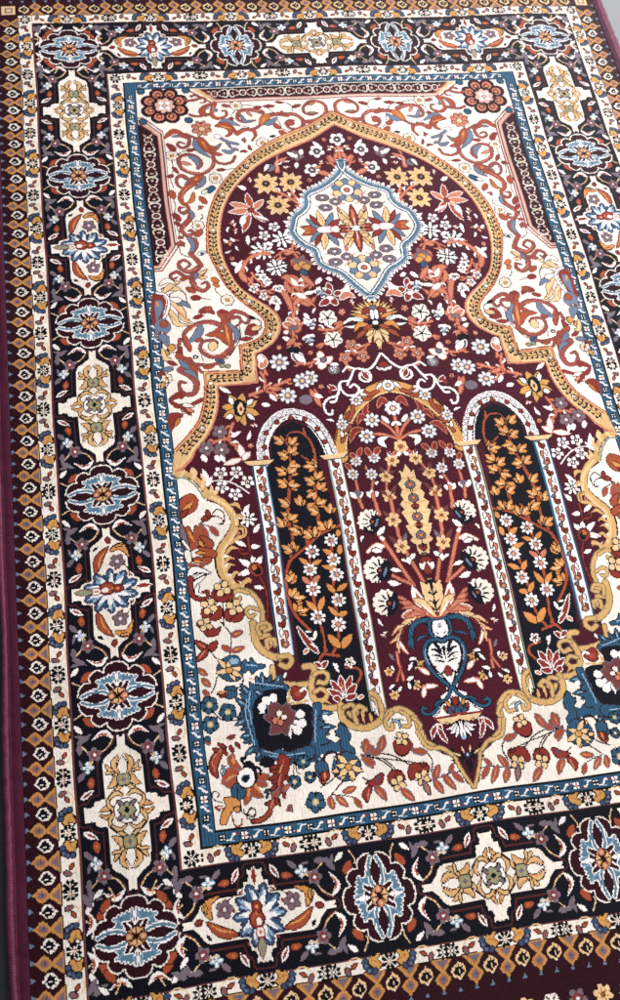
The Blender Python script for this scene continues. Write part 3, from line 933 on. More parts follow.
LOWER = draw('''
# rolled golden scrolls of the scalloped edge
@155,375
S e 10 82,420 112,414 146,432 172,458 196,496
S q 24 88,402 116,396 156,414 190,446 214,486
L t 22 150,425 160,395 150,372
L t 22 185,460 195,425 182,398
L t 20 210,490 225,462 224,440
L t 18 108,404 120,380
@155,500
S n 5 205,3 250,15 286,56 298,102 270,150 240,195 234,245 250,305 292,346 330,368
S q 34 205,-20 262,8 302,52 314,104 290,152 260,196 254,244 270,300 306,338 345,358
S t 14 225,-10 278,20 312,60 322,104 300,156 270,200 266,246 282,296 312,330
L q 28 315,120 345,112 352,140 330,158
L q 20 290,180 330,150 350,150
L q 20 275,220 300,192 325,195
L q 18 270,262 290,232 310,236
L q 18 280,292 292,262 312,262
L q 20 300,325 318,292 345,300
L q 26 330,350 370,320 382,330
L q 22 300,20 325,20 340,40
L q 20 315,70 335,64 350,84
S n 4 320,108 350,112 352,140
S q/j 18 340,362 376,366 412,402 430,446 430,500
S q/j 15 372,372 330,362 308,384 326,404 340,392
S q/j 13 415,440 380,430 364,446 380,468 398,458
L W 14 375,385 400,410
@155,625
S q/j 29 392,-8 398,50 424,98 470,126 500,130
S q/j 20 500,128 536,124 548,146 530,168 505,160
S q/j 22 470,170 478,210 520,236 570,240 620,236
L q 22 408,20 442,10 446,34
L q 22 415,58 450,40 462,66
L q 22 436,92 462,70 480,90
S q/j 15 420,40 410,5 444,-8 462,12 440,24
S q/j 15 452,92 446,62 476,58 482,80
L W 16 520,210 526,192
@310,625
S q/j 24 -20,168 10,165 20,190 10,230 16,286 60,330 110,330
S q/j 15 20,200 46,186 76,200 66,232 40,226
S q/j 15 20,270 52,256 74,280 54,306
L q 16 30,236 56,226
L q 20 26,300 60,300 90,316
S q/j 27 128,320 134,370 168,402 225,410 280,384 296,340
S q/j 17 140,330 172,318 192,344 176,366 160,352
S q/j 17 192,392 180,350 200,324 226,336
L q 18 220,390 214,350 230,340
L q 18 250,384 242,350
S q/j 17 246,268 272,284 290,330 288,370
S q/j 10 250,290 270,310 268,350
L W 10 262,320 276,360
S q/j 22 306,372 322,346 368,336 416,368 436,420
S q/j 15 330,350 306,380 308,410 330,414 328,396
S q/j 13 365,346 395,370 396,404 372,404
S q/j 13 410,370 440,400 432,436
S l/n 8 334,380 356,388 360,408
L e 10 350,372 384,384
S q/j 18 446,430 458,465 486,484 512,500
@400,690,5
S q/j 18 85,212 106,250 120,275 150,294 200,294 240,318 270,342
S q/j 15 270,342 300,402 364,494
# lower cream ground, left side
@155,500
Q r/n 100,5 140,-20 168,0 160,40 130,60 104,72
L O/n 26 110,50 150,10
L R/n 24 96,76 130,40
T n 9 180,95 210,75 235,66 262,76 268,96 246,98
S n 6 226,56 244,38 270,52 272,86 254,98
L R/n 30 186,82 222,62
L R/n 22 205,45 216,75
S n 5 188,100 220,110 236,120
L r/y 30 220,112 246,144
L r/n 60 130,205 120,150 130,108
L r/n 56 140,200 165,150 160,104
L r/y 34 175,100 196,150 160,180
L r/n 38 180,150 214,180 172,190
L r/n 40 170,196 226,218 180,224
L r/n 38 150,240 200,246 216,232
L r/y 32 130,262 165,276 196,256
L O/n 18 168,166 190,190
L O/n 16 160,214 200,214
L O/n 14 150,250 184,250
L O 14 130,130 150,170
L y/n 30 100,100 112,160 128,196
S W/n 10 106,170 128,200 130,230
Q w/n 112,215 130,205 138,225 140,250 124,255
Q k 122,296 150,280 168,296 150,306 130,316
L W/n 34 130,320 152,282 222,296
L W/n 30 140,336 180,310 200,300
L W/n 28 140,340 165,330 200,300
S n 3 150,330 180,310 210,296
T R/n 22 138,318 142,372 168,400 206,394 208,368 190,372
L W/n 20 170,340 165,375 190,384
S n 6 268,400 272,440 274,500
L R/n 44 240,362 242,392 266,402
L R/n 44 298,362 294,392 266,402
Q R/n 238,372 268,388 300,370 290,400 266,408 244,398
F J 40 268,356
L R/n 40 196,442 206,466 242,472
L R/n 40 258,432 250,466 212,480
F J 40 216,428
L R/n 40 290,440 296,470 330,480
L R/n 40 345,444 335,470 300,486
F J 40 318,430
@155,625
L R/n 30 170,-2 200,14
Q R/n 180,0 220,6 244,20 262,10 250,40 215,50 195,30
F J 34 200,2
S n 6 262,-10 290,20 302,40 305,70 300,130
L r/y 32 308,44 350,26
L O 10 315,40 340,32
L r/y 30 304,104 266,88
L r/y 30 310,108 358,88
L O 10 320,100 346,92
L R/n 40 164,72 200,96 214,92
L R/n 40 246,72 224,96 210,90
L R/n 36 170,148 196,120 208,98
L p 8 175,80 200,94
L p 8 178,138 200,108
S n 6 214,100 238,130 248,140
Q b/n 262,150 290,130 330,128 346,160 352,200 330,224 296,226 262,210 248,180
Q l 300,138 330,138 330,156 304,158
L t/n 26 296,180 250,140
L t/n 26 294,186 244,196
L t/n 26 296,186 354,172
L t/n 24 298,182 290,150
L t/n 26 300,186 324,226
L t/n 24 300,186 346,206
E g/n 12,12 298,184
Q b/n/3 345,168 360,140 376,156 385,134 405,156 440,160 436,172 410,178 392,196 376,180 360,190
L l 8 368,160 410,164
S n 7 355,216 350,238 330,258
S n 6 250,212 240,250 226,280
L r/y 28 176,184 208,206
L r/y 30 190,224 224,252
L r/y 22 196,270 220,290
L O 9 184,192 200,202
L O 9 198,232 216,246
Q b/n 280,262 300,248 326,252 328,284 302,296 284,290
L b/n 18 290,252 326,262
L R/n 18 254,280 290,270
L O 16 256,276 288,270
L R/n 14 262,290 290,284
S n 6 236,350 262,378 300,388 350,378
F b 40 220,326
F b 40 296,352
F b 40 226,404
L r/y 24 210,460 222,486
E b/n 10,10 216,462
L p 8 380,215 445,226
# blue acanthus round the dark corner bouquet
Q b/n/3 352,292 358,272 376,282 372,256 388,262 384,236 402,248 408,222 430,236 440,208 462,232 490,216 510,236 480,256 440,274 424,310 412,360 420,410 440,450 470,480 440,505 405,500 396,460 380,450 388,420 366,404 372,372 354,350
@230,660,5.636
Q b/n/3 160,100 185,118 215,108 235,128 270,118 300,130 335,150 330,182 300,172 230,168 182,184 152,224 134,292 152,402 172,524 132,508 140,470 108,470 124,430 96,420 104,380 76,366 92,330 62,310 80,280 56,250 82,230 62,196 92,190 84,160 118,164 112,130 145,140
Q b/n/3 468,272 522,284 518,350 572,390 522,404 548,450 516,462 566,494 514,506 502,562 470,574 332,562 326,514 468,500 492,432 470,370
Q b/n/3 156,546 200,508 282,506 324,540 322,574 250,560 220,576 200,556
L b/n 26 100,250 40,236
L b/n 26 98,310 44,330
L b/n 26 120,380 70,396
L b/n 26 130,440 84,470
L b/n 28 110,190 56,170
L b/n 28 160,140 150,92
L b/n 26 220,130 236,84
L b/n 24 280,140 300,104
L b/n 28 500,330 560,330
L b/n 28 500,410 566,420
L b/n 28 500,480 570,520
L b/n 26 440,550 430,590
L b/n 26 360,550 340,590
L b/n 26 250,545 240,590
L b/n 26 180,540 150,575
L b/n/l 38 110,270 30,215
L b/n/l 38 104,330 36,375
L b/n/l 38 130,420 66,440
L b/n/l 36 150,490 90,540
L b/n/l 36 120,200 62,140
L b/n/l 36 190,150 180,70
L b/n/l 36 260,140 290,82
L b/n/l 40 506,300 586,300
L b/n/l 40 506,380 600,376
L b/n/l 38 500,450 590,470
L b/n/l 36 480,540 540,590
L b/n/l 36 400,555 390,612
L b/n/l 36 310,550 280,606
L b/n/l 36 220,545 200,606
Q k 182,184 230,168 322,166 335,240 452,250 472,292 468,380 494,440 470,500 332,512 300,500 240,522 184,524 152,424 136,322 140,244
L k 40 330,500 300,540
L b/n/l 34 470,300 520,262
L b/n/l 34 480,470 450,540
L b/n/l 34 190,500 150,560
L b/n/l 30 190,200 140,170
S l 3 100,220 96,300 120,400 145,480
S l 3 118,180 112,260 130,360
S l 3 500,300 500,420 490,540
S l 3 150,130 220,140 300,150
S l 3 340,540 460,545
L q 30 336,240 340,200
L q 26 350,244 372,250
L q 26 376,246 420,238
L q 26 340,200 345,160
L q 24 420,236 452,226
Q R/n 352,168 376,150 430,176 428,205 396,226 364,218
E r 20,16 390,192
L W 20 398,182 432,152
Q k 160,260 180,200 230,190 290,200 300,240 220,300
E W 24,24 210,228 250,214 188,266
L W 28 200,290 178,268
L W 30 230,250 196,228
L W 30 255,240 252,205
E W 25,25 404,306 414,356 388,396
L W 34 360,310 420,300
L W 36 360,350 430,356
L W 34 350,370 402,402
L W 30 345,380 346,438
L W 18 175,298 200,296
Q h/y/5 200,318 228,300 222,262 266,242 300,262 330,246 352,282 374,294 360,352 342,370 330,418 296,404 276,414 234,416 244,362 218,340
E w/n 18,17 286,302
E w/n 15,14 312,322
E p/n 17,17 264,342
E p/n 15,15 292,352
E W 6,6 288,300
E O 7,7 278,326
@310,625
Q b/n/3 18,320 46,316 48,350 36,376 66,398 40,412 80,420 62,440 76,470 44,480 40,520 -30,545 -60,520 0,480 20,420
Q b/n/3 116,400 140,398 156,430 150,470 172,500 150,520 124,505 136,480 110,476 128,452 106,440 128,430
Q b 100,470 130,500 60,520 40,500
L W 30 60,365 80,380
S l 4 30,340 26,400 24,470
S l 4 130,412 140,460 148,505
L r/y 30 212,470 226,515
L r/y 30 270,500 296,450
L r 14 284,490 294,460
@310,750
L p 9 -110,20 -110,40
@155,750
Q b/n 430,-5 470,10 500,-2 540,8 580,-6 630,-14 640,20 600,44 560,36 540,30 520,44 480,36 430,16
S l 4 440,5 520,20 600,12
S l 4 460,24 540,30
# rust bouquet at the lower left corner
L R/n 50 248,112 236,70 260,20 290,-8
L r 18 244,90 248,50 276,10
L r/y 44 340,80 310,50 316,20
L r/y 44 345,100 300,96 268,140
L O 18 318,60 316,30
L O 18 326,104 284,128
L r/y 44 345,108 310,140 276,142
L r/y 46 372,120 370,180 360,225
L r/y 46 380,120 400,170 430,190
L r/y 46 385,110 420,130 446,144
L r/y 40 385,100 430,110 456,104
L O 18 376,140 372,200
L O 18 392,130 420,172
S b/w 5 262,100 270,80 290,66
S l/n 5 272,70 282,88 272,104
S b/n 5 440,170 452,160 446,190
Q k 348,80 366,48 392,50 408,80 410,120 390,150 356,158 332,146 326,110
Q W 340,140 332,112 348,84 372,74 396,92 396,130 370,154
Q b 346,122 356,104 376,100 380,118 362,136
Q k 350,120 360,108 372,106 374,118 360,132
S k 14 360,60 348,40 366,34
S k 14 396,66 420,78 424,98
Q k 436,30 470,30 480,60 456,72 420,60
Q b/n 308,160 326,140 350,162 362,160 356,190 330,206 310,200
S n 3 330,150 330,200
Q O/n 276,200 310,196 334,208 340,236 318,244 298,262 280,304 260,298 268,258 284,230
S g 4 326,212 300,240 276,290
L O/n 28 318,244 340,240
S n 5 236,208 226,186 240,172 256,184 248,196
S R 7 280,236 250,246 246,236 252,230
S R 8 306,270 320,310 344,304 346,280
S n 6 372,250 366,274 390,278 402,252 390,236 376,244
S n 5 336,232 350,256 384,264
Q R/n/3 500,20 536,30 538,60 526,100 510,130 516,150 490,190 498,206 470,230 460,260 424,290 392,296 386,284 430,268 456,230 440,216 470,196 462,170 486,150 468,130 480,100 460,84 490,66
S r 10 516,40 500,110 486,180 450,260 405,290
S p 4 510,60 490,150 460,230
L r/y 26 470,190 492,160
L O/n 12 498,90 510,62
L p 9 480,70 500,62
L O 9 484,110 500,100
@196,740,5.636
L R/n 26 170,50 130,30
L R/n 26 140,70 100,60
L R/n 24 200,40 215,75
L R/n 24 160,62 180,95
L R/n 22 230,20 255,50
L p 7 110,190 100,120 150,60
L R/n 26 470,150 415,160
L R/n 26 465,200 410,225
L R/n 26 455,250 420,285
L R/n 24 490,270 495,330
L R/n 24 505,200 530,240
L R/n 24 440,330 470,370
S n 7 90,330 92,308 115,300 130,320 118,335
S n 7 90,330 110,352 145,362
S R 8 150,380 110,385 112,400 130,410
S n 7 265,400 280,430 320,435 332,405 310,385 292,400
# blossom spray of the lower ground
S n 6 560,40 560,130 568,180 588,190
S n 6 548,210 552,150 560,120
F b 42 606,122
F b 42 556,236
F b 36 640,210
L r/y 30 490,284 526,252
L p 9 500,276 520,258
@310,750
F b 46 20,208
Q b/n 20,100 30,70 54,56 72,78 68,102 46,108
L R/n 26 40,104 56,138
L R/n 22 66,106 50,134
L O 12 50,104 50,130
S n 7 56,60 62,26 92,8 120,30
Q b/n 92,60 110,20 150,10 182,40 196,80 170,116 130,122 96,100
Q l 140,40 156,24 170,40 160,56
L t/n 30 150,66 96,30
L t/n 28 148,74 88,88
L t/n 30 152,70 206,82
L t/n 28 152,70 170,26
L t/n 28 152,74 168,124
L t/n 26 146,76 124,120
L t/n 22 148,64 120,20
E g/n 12,12 150,70
S n 7 196,66 206,36 250,28 300,52 330,80
S n 7 205,30 270,14 330,22 380,50 404,66
S n 7 206,110 232,124 262,142
S n 7 128,128 100,160 78,190
S n 5 92,180 130,182 170,190 190,206
L r/y 34 208,22 252,72
L p 9 216,32 244,64
L R/n 44 284,98 262,128 222,134 
L R/n 40 240,150 222,176 226,208
L r/y 38 258,150 282,170 302,200
L p 9 232,160 228,196
L p 9 264,158 290,188
L b 10 276,102 262,124
L r/y 34 76,192 92,236
L r/y 30 104,188 150,226
L r/y 30 132,170 182,150
L r/y 28 176,196 204,230
L O 9 82,200 90,228
L O 9 112,194 140,218
L O 9 140,166 170,154
Q R/n 308,110 322,84 356,82 376,116 350,108 336,112 346,136 318,136
L R/n 22 344,86 378,112
F J 36 350,132
L r/y 38 362,156 416,200
L p 9 372,164 406,192
Q R/n 390,80 404,56 440,54 472,66 462,92 430,90 424,108 396,116
L R/n 18 440,60 466,58
F J 36 446,110
L y/n 30 450,126 478,180
L o 12 458,136 472,170
S n 7 480,124 520,110 560,96 600,92
S n 7 420,0 470,20 486,50 480,88
L r/y 36 492,116 512,62
L r/y 36 494,124 530,174
L r/y 34 530,104 580,160
L r/y 28 566,94 612,134
L r/y 22 556,90 570,60
L p 9 500,104 510,72
L p 9 502,132 524,166
L p 9 540,112 570,148
L r/y 24 350,-10 392,12
Q R/n 338,-2 360,-16 392,0 376,20 350,18
L r/y 20 400,-4 448,20
L r/y 30 250,-14 230,14
L r/y 30 276,0 250,20
@465,625
S n 6 385,412 320,440 250,470 170,512
S n 5 320,440 300,470 290,500
L r/y 36 280,362 318,414
L r/y 36 346,356 372,410
L r/y 34 358,450 390,420
L p 9 290,374 310,402
L p 9 354,370 368,398
Q R/n 192,420 204,384 226,400 250,390 262,420 246,446 216,440
F J 32 218,388
Q b/n/3 394,300 410,268 424,290 440,296 432,330 444,360 420,400 404,380 414,350 396,330
Q b/n 412,400 440,380 480,400 490,440 470,470 430,470 408,440
L t/n 26 452,432 414,420
L t/n 28 452,436 408,466
L t/n 28 452,432 470,380
L t/n 26 456,436 490,420
L t/n 28 454,440 500,460
L t/n 26 454,440 452,488
E g/n 12,12 452,436
S n 7 480,398 470,374 496,362 530,382
Q b/n 522,402 540,386 566,400 560,430 530,430
L R/n 18 534,430 544,462
L R/n 18 550,430 560,458
L O 12 544,432 552,456
S n 6 505,452 540,470 580,480
L r/y 30 154,466 200,440
''', None, .74, .85, .85)
UPPER = draw('''
@310,125
S p/R 12 112,80 122,150
S p/R 9 158,165 172,130
L p/R 18 145,150 168,122
L p/R 16 100,140 108,110
L W 18 186,90 206,62
F y 33 107,62
F y 33 204,102
F y 34 250,172
L p/R 22 190,195 232,180
L p 16 236,165 210,160
F h 28 288,112
L W 20 262,92 270,110
L W 20 318,100 288,120
L W 18 298,140 308,160
S p/R 13 348,318 358,270 366,252
S p/R 12 345,315 390,262 430,236
T p/R 24 384,165 372,130 330,118
L p 16 340,130 360,124
F g 52 352,212
F g 54 446,208
F g 52 438,294
E y/i 18,16 408,150
L W 16 410,138 432,160
S i 4 398,142 420,160
L p/W 26 535,298 484,268
L r/W 26 540,294 532,236
L p/W 30 546,294 610,266
L p/W 28 552,300 628,300
L r/W 24 540,305 516,350
L p/W 22 556,306 590,350
L r/W 26 560,318 610,380
L W 14 500,345 540,322
L W 20 528,220 552,206
L W 26 580,320 606,356
E R/n 9,9 544,300
F s 26 490,373
F s 26 540,402
F x 44 480,424
F x 44 576,456
S p/R 12 440,440 460,470 452,505
T p/R 16 460,480 490,470 540,490
L W 16 425,372 446,356
L W 18 525,440 548,430
L W 18 600,395 614,430
@155,250
F x 42 435,5
F x 42 485,68
S p/R 18 452,14 410,16 372,34 350,70 352,105
L p/R 26 335,80 352,110 366,128
L W 20 305,52 332,60
L W 24 320,90 345,40
S p/R 13 372,112 400,150 440,180 478,202
S p/R 10 384,90 410,122 452,140
S p/R 10 430,170 462,160 490,158
F s 23 418,94
F s 23 446,126
F s 23 392,156
F s 23 430,184
F s 23 500,158
F s 23 482,208
L W 18 402,80 416,60
L W 22 488,220 480,244
L W 20 508,170 530,184
L W 18 462,196 455,218
L p 14 520,20 552,8
L p 14 480,40 520,32
S p/R 17 604,112 578,150 558,200 546,250 550,290
L p/R 22 556,178 524,150 520,116
L p/R 24 545,160 560,120 528,100
L p 18 590,150 620,140
L W 22 600,110 570,130
L p/R 26 570,205 610,218 640,190
L W 20 590,180 640,170
L y/R 26 545,50 570,40
L p/R 26 560,70 545,42
L y/R 26 580,55 590,24
L p/R 26 600,68 625,50
Q y/R 548,60 566,40 586,44 606,44 622,62 606,84 570,84
E g/R 14,14 566,70 586,60 602,72
L b/n 32 590,84 594,112
L W/R 28 540,330 520,280
L p/R 24 536,318 506,300
L p/R 24 545,316 540,270
L p/R 24 552,316 562,268
L p/R 24 560,320 588,290
L W/R 20 530,330 510,330
L y/R 30 540,335 560,320
L R/W 16 545,322 548,300
S p/R 9 550,340 560,380 545,400
L W 22 510,350 545,366
Q i 526,402 550,386 572,408 548,424
L y/W 40 552,418 600,450
L R/n 22 590,440 612,462
L W 20 570,410 604,440
F D 44 498,450
L p/W 34 434,448 420,424
L p/W 32 424,470 446,440
L W 26 416,426 432,450
S p/R 10 440,480 450,500
@310,250
S p/R 16 440,108 492,126 530,160 556,205 575,250
L p/R 28 505,130 520,76 545,72
L W 22 400,96 430,116
L p/R 22 440,120 470,70
L W 22 500,110 512,78
L p/R 28 545,180 500,160 470,200
L W 26 490,160 520,140
L p/R 24 560,205 560,140 575,110
L p/W 34 580,262 556,236
L p/W 30 580,262 590,228
L p/W 30 580,262 612,244
L p/R 32 560,270 580,280
L y/R 24 570,268 600,270
F x 44 546,30
F s 22 610,60
F s 22 572,110
F s 22 605,155
L W 16 590,80 620,95
S p/R 13 588,280 600,320 590,345
L p/R 24 595,310 630,330
Q k 590,345 610,340 622,356 600,368
L W/n 32 590,400 616,366
L g/n 20 252,262 256,206
L g/n 20 258,260 292,212
L g/n 20 262,260 322,226
L g/n 22 268,262 348,252
L t/n 14 254,258 274,206
L t/n 14 262,258 306,216
L t/n 14 268,262 336,240
L t/n 14 270,270 348,264
L R/n 26 258,272 278,242 304,262
L R/n 22 268,272 312,276
L O/n 20 284,272 330,256
E y/n 14,12 252,240
Q k 234,290 262,282 292,290 284,316 270,334 262,326 246,318
E W/k 8,22 263,262
E W/k 8,9 264,296
L W/k 16 306,282 340,262
L W/k 18 312,286 350,270 398,288
L W/k 16 320,288 352,302 386,296
S k 3 320,286 390,288
L O/n 24 288,308 326,296 360,322
L r/n 20 286,316 336,334 360,350
L r/n 20 280,306 320,318
L O/n 20 282,320 322,342
L t/n 22 273,325 280,362 286,398
L t/n 20 276,326 306,350 314,378
L t/n 18 272,330 260,372
L t/n 18 284,326 318,342
S p/R 14 398,286 440,300 488,290
S p/R 10 392,278 400,276 420,280
S p/R 10 398,298 424,312 440,310
S p/R 10 480,352 500,348 520,352
F t 42 440,252
F t 42 450,338
S p/R 12 318,376 360,384 400,398 432,412
S p/R 9 340,392 380,404 400,400
F S 30 390,370
F S 30 362,420
F S 30 434,416
F B 33 512,262
L W/n 16 500,250 528,262
L W 18 520,220 512,245
L W 18 530,240 520,262
F B 33 540,322
L W 16 520,306 560,310
E y/n 22,20 494,452
F B 16 494,452
L W 18 470,435 500,430
L W/R 36 370,165 330,160 310,130
L p/W 30 360,186 330,172 302,186
L R/W 26 385,150 384,118
L R/W 28 390,160 410,140
L R/W 30 400,180 450,200
L R/W 30 392,178 386,208
L R/W 26 372,166 352,158
F B 33 424,150
L W 20 362,108 380,98
L W 16 420,130 440,140
L W 22 390,180 410,172
L W/p 30 520,420 480,404
L W/p 30 525,405 520,376
L W/p 30 530,415 556,404
L W/p 30 520,425 545,434
L y/n 22 510,405 526,412
S p/R 11 550,408 590,412 620,400
F D 36 596,466
L p 18 440,440 432,470
@310,375
L p/R 24 20,60 30,100 46,128
L p/R 24 24,90 0,60
L W 22 20,80 50,90
@155,375
S p/R 16 380,84 440,60 490,40 540,18
S p/R 12 440,60 440,20 424,-10
S p/R 10 470,50 490,90 520,84
L W 22 430,118 460,122
L W 20 262,56 306,76
F D 40 590,24
F D 40 532,82
E y/n 26,20 604,98
F s 1 0,0
L p/R 22 456,50 500,60
L W 22 462,80 486,104
L g/n 40 338,140 300,84
L g/n 40 336,140 270,130
L g/n 40 336,146 276,170
L g/n 40 344,134 352,76
L g/n 40 350,136 408,106
L g/n 40 352,144 416,158
L g/n 34 340,150 360,206
L g/n 30 336,150 330,190
L W/n 22 312,120 300,92
L W/n 22 310,165 286,176
L W/n 22 372,120 390,100
L W/n 20 372,160 396,180
Q k 318,110 336,100 362,112 366,140 352,166 326,166 314,140
Q t/n 330,140 344,112 356,140 344,164
E R 6,10 344,140
S p/R 13 312,196 300,230 300,270 336,290
S p/R 11 300,262 260,262 218,282
F h 34 258,230
F h 36 206,296
F h 36 266,302
L W 26 188,325 206,350
L W 26 244,325 256,350
L W 24 262,326 280,350
L W 20 305,250 340,230
L W/p 28 352,330 336,280
L W/p 26 340,340 276,360
L W/p 26 352,338 380,310
L W 22 308,348 330,346
F s 34 262,393
F s 34 325,390
F s 34 370,428
F s 34 268,450
F s 34 320,478
S W 8 212,432 250,424 300,430 340,450 376,474
S p 6 262,400 268,420
S W 6 300,428 322,398
L W 24 214,430 190,378
L W 24 206,446 228,408
L W 22 186,400 220,430
L t 22 145,378 160,420
L t 22 232,480 250,460
@155,500
F x 42 366,76
L W 22 352,50 374,20
L W 22 392,130 412,98
L W 24 318,166 358,186
L W 24 376,188 412,186
L W 22 398,346 432,354
S R/n 10 366,150 376,210 384,240
S R/n 9 412,300 440,350 452,410 450,480
S R/n 8 370,215 340,215 328,196 346,200
L W/n 30 392,270 330,238
L W/n 30 384,280 330,302
L W/n 30 396,264 384,226
L W/n 30 400,268 422,226
Q R/n/3 372,272 392,252 420,262 430,290 408,306 386,298
E k 14,16 408,284
E o/n 10,12 394,270
''', None, .84, .66, .86, True)
MEDAL = np.vstack([inv(np.array([[290 + a / 6.2, 165 + b / 6.2] for a, b in ((332, -28), (300, 42), (242, 98), (172, 142), (112, 166), (88, 196), (90, 246), (64, 284), (18, 318), (2, 366), (-4, 418))])),
                   inv(np.array([[300 + a / 6.2, 225 + b / 6.2] for a, b in ((-34, 96), (24, 142), (78, 168), (94, 214), (112, 252), (172, 286), (242, 312), (322, 382), (425, 466))]))])
MEDAL_IN = '''
@290,165,6.2
F M 80 358,158
E y/h 36,23 200,206 218,268
E y/h 32,23 280,230
E s/i 13,9 200,206 218,268 280,230
E W 5,5 200,206 218,268 280,230
S p 7 290,212 268,192 245,178
S n 3 158,256 186,264
S p 6 305,236 342,246
S n 3 282,252 300,285 332,322
L p/h 16 300,290 292,262
L r/n 46 192,406 130,402 60,388
E o 15,11 100,400
L f/n 40 198,394 150,376 92,338
L R/n 32 192,380 150,350 118,314
L t/n 42 208,386 185,340 163,284
L O 10 200,370 178,310
L f/n 38 222,386 242,345 256,300
L R/n 42 238,394 268,370 300,340
Q W/R 163,406 185,390 240,386 258,398 236,414 185,420
L w/R 30 252,402 302,388
L t/n 42 386,376 350,340 320,284
L t/n 42 422,376 452,340 474,284
L O 9 380,365 340,310
L O 9 428,365 462,310
L t/n 28 362,352 326,352
L R/n 46 402,388 390,320 376,250
L p 16 398,350 382,278
L W 8 400,370 392,330
L R/n 38 378,394 335,390 296,382
L p 12 370,392 320,386
L p/n 22 382,404 340,412
E k 36,20 403,397
S W 4 375,386 431,408
S W 4 375,408 431,386
S W 4 403,380 403,414
'''
def medallion():
    p = smooth(MEDAL, n=4); p[:, 0] = -np.abs(p[:, 0]); p[0, 0] = p[-1, 0] = 0
    full = sym(p)
    d = np.r_[0, np.cumsum(np.hypot(*np.diff(p, axis=0).T))]
    for s in np.arange(.02, d[-1], .056):           # frilled edge
        i = min(np.searchsorted(d, s) - 1, len(p) - 2); t = p[i + 1] - p[i]; t /= np.hypot(*t) + 1e-9; q = np.array([-t[1], t[0]])
        c = p[i] + t * (s - d[i])
        o = [('f', 'W', ring(c + q * .022, .036, .021, math.atan2(q[1], q[0]))), ('f', 'd', ring(c + q * .016, .02, .008, math.atan2(q[1], q[0])))]
        runo(o, BOTH)
    loop = np.vstack([full, full[:1]])
    fill(G, full, CI['w']); fill(R, full, 8)
    for c, off, w in (('s', .0, .010), ('d', .018, .019), ('b', .037, .007), ('W', .050, .009), ('b', .064, .007)):
        q = mid_offset(full, off)
        stroke(G, np.vstack([q, q[:1]]), np.full(len(q) + 1, w), CI[c])
    o = draw(MEDAL_IN, None, .9, 1., 1.)
    cy = 2.86
    top = [a for a in o]
    runo(top, [(I2, Z2), (MX, Z2), (MY, np.array([0, 2 * cy])), (MX @ MY, np.array([0, 2 * cy]))])

def mid_offset(p, d):
    a = np.roll(p, 1, 0); b = np.roll(p, -1, 0); t = b - a; t /= np.hypot(*t.T)[:, None] + 1e-9
    n = np.c_[-t[:, 1], t[:, 0]]
    c = p.mean(0); s = np.sign(((c - p) * n).sum(1).mean())
    return p + n * s * d

